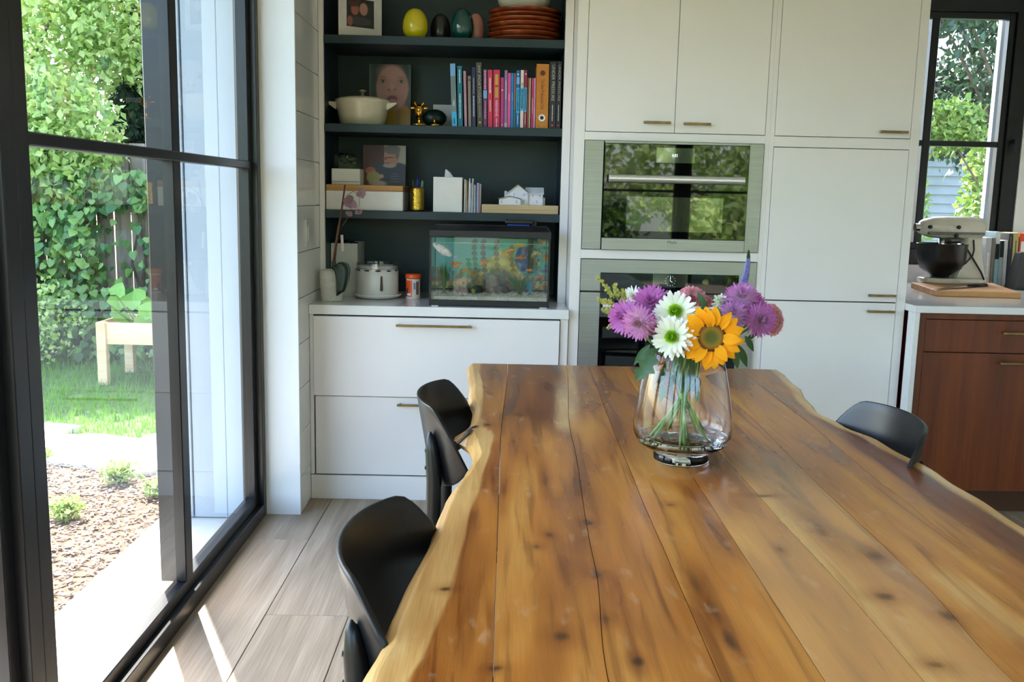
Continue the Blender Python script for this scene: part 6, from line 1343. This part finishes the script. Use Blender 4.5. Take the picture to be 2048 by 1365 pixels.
xa = mp_(1923, 478).x; xb = mp_(1958, 480).x; xa2 = mp_(1900, 566).x; xb2 = mp_(1968, 566).x
m_ = MB(); secs = []
for t in (0, .15, .4, .7, 1.0):
    z_ = BZ+.028+(zb_+.012-BZ-.028)*t; e = (1-t)**1.6; l_ = xa+(xa2-xa)*e; r_ = xb+(xb2-xb)*e*.75; secs.append([(l_+.012, MY-.048, z_), (r_-.008, MY-.048, z_), (r_, MY-.03, z_), (r_, MY+.03, z_), (r_-.008, MY+.048, z_), (l_+.012, MY+.048, z_), (l_, MY+.03, z_), (l_, MY-.03, z_)])
for s_ in secs: m_.v += s_
for i in range(4):
    for j in range(8): m_.f.append((i*8+j, i*8+(j+1) % 8, (i+1)*8+(j+1) % 8, (i+1)*8+j))
m_.f += [tuple(range(8))[::-1], tuple(range(32, 40))]; m_.build('column', ENM, mx, fixn=True, bevel=.004, smooth=True)
xf = mp_(1838, 566).x
poly = []
for i in range(24):
    a = 2*math.pi*i/24; ca_, sa_ = math.cos(a), math.sin(a); poly.append(((xf+xb2)/2+(xb2-xf)/2*math.copysign(abs(ca_)**.6, ca_), MY+.09*math.copysign(abs(sa_)**.6, sa_)*(1.0 if ca_ < 0 else .75)))
MB().pz(poly, BZ, BZ+.028).build('base', ENM, mx, bevel=.008, seg=3, fixn=True)
bcx = (mp_(1838, 520).x+mp_(1926, 520).x)/2; br_ = (mp_(1926, 490).x-mp_(1832, 490).x)/2; bz1 = mp_(1880, 487).z
MB().lathe([(0, BZ+.030), (.045, BZ+.030), (.05, BZ+.04), (br_*.82, BZ+.075), (br_*.97, BZ+.12), (br_, bz1-.004), (br_+.003, bz1), (br_-.003, bz1), (br_*.93, BZ+.12), (br_*.75, BZ+.08), (0, BZ+.05)], (bcx, MY, 0), 40).build('bowl', M('black_bowl', srgb(16, 16, 17), rough=.3), mx, smooth=True)
MB().tube([(bcx, MY, zb_+.02), (bcx, MY, bz1-.06)], [.022, .014], n=14).build('beater_shaft', MATS['chrome'], mx, smooth=True)
MB().lathe([(0, 0), (.038, 0), (.042, .02), (.03, .028), (0, .03)], (mp_(1903, 480).x, MY-.02, mp_(1903, 486).z), 20).build('locking_plate', MATS['grey_band'], mx, smooth=True)
cpts = [mp_(u, v, MY-.062) for u, v in ((1924, 488), (1934, 498), (1941, 510), (1947, 520), (1953, 530), (1962, 545), (1968, 560))]
MB().tube(cpts, .0045, n=8).build('cord', BLP, mx, smooth=True); cpts = [mp_(u, v, MY-.064) for u, v in ((1947, 480), (1948, 500), (1945, 512), (1932, 526), (1915, 538), (1897, 548))]; MB().tube(cpts, .0045, n=8).build('cord', BLP, mx, smooth=True)
# cookbooks against the window wall
KB = dict(zb=KZ, vb=579, group='cookbooks on the kitchen counter')
def kbook(u0, u1, vt, col, label, marks=(), Y=5.0, depth=.16, cn=None):
    return book(u0, u1, vt, -3.0, col, label, marks, Y=Y, depth=depth, cname=cn, **KB)
kbook(1966, 1977, 476, srgb(176, 176, 182), 'grey illustrated book right behind the mixer', (('lines', 'white', .2, .7, .4),), Y=4.96)
kbook(1977.5, 1984, 476, srgb(134, 120, 112), 'taupe book between the mixer and the two-tone book', (), Y=4.98)
kbook(1985, 1993, 464, srgb(150, 190, 200), 'two-tone book with a cream top, black middle and pale blue foot', (('bar', 'white', .78, .995, .98), ('bar', 'black', .50, .78, .98)))
kbook(1994, 2002, 482, srgb(166, 172, 180), 'grey cookbook with a black top', (('bar', 'black', .64, .995, .98),))
kbook(2003, 2009.5, 481, srgb(206, 206, 206), 'slim white cookbook with tiny grey lettering', (('lines', 'grey', .5, .9, .2),))
kbook(2010.5, 2018, 467, srgb(26, 26, 52), 'tall navy cookbook next to the olive yellow one', (('lines', 'gold', .72, .94, .15), ('lines', 'white', .02, .06, .4)))
kbook(2019, 2030, 466, srgb(172, 164, 104), 'tall olive yellow cookbook with dark lettering', (('lines', 'black', .18, .38, .3), ('lines', 'black', .44, .86, .28), ('bar', 'brown', 0, .05, .98)))
kbook(2032, 2046, 467, srgb(206, 70, 30), 'bright orange-red cookbook at the end of the row', (('bar', 'pink', .2, .4, .9), ('bar', 'white', .62, .85, .6)))
x0, x1, z0, z1 = pxr(2034, 2075, 506, 580, 4.82)
MB().add([(x0-.02, 4.80, KZ), (x1, 4.80, KZ), (x1, 4.92, KZ), (x0-.02, 4.92, KZ), (x0+.012, 4.84, z1), (x1, 4.84, z1), (x1, 4.90, z1), (x0+.012, 4.90, z1)], [(3, 2, 1, 0), (4, 5, 6, 7), (0, 1, 5, 4), (1, 2, 6, 5), (2, 3, 7, 6), (3, 0, 4, 7)]).build('knife_block', M('dark_grey_block', srgb(58, 58, 60), rough=.5), bevel=.006, label='dark grey slanted block standing in front of the orange-red cookbook', cat='block')
# tiny displays need no direct light sampling
for m_ in bpy.data.materials: m_.cycles.emission_sampling = 'NONE'
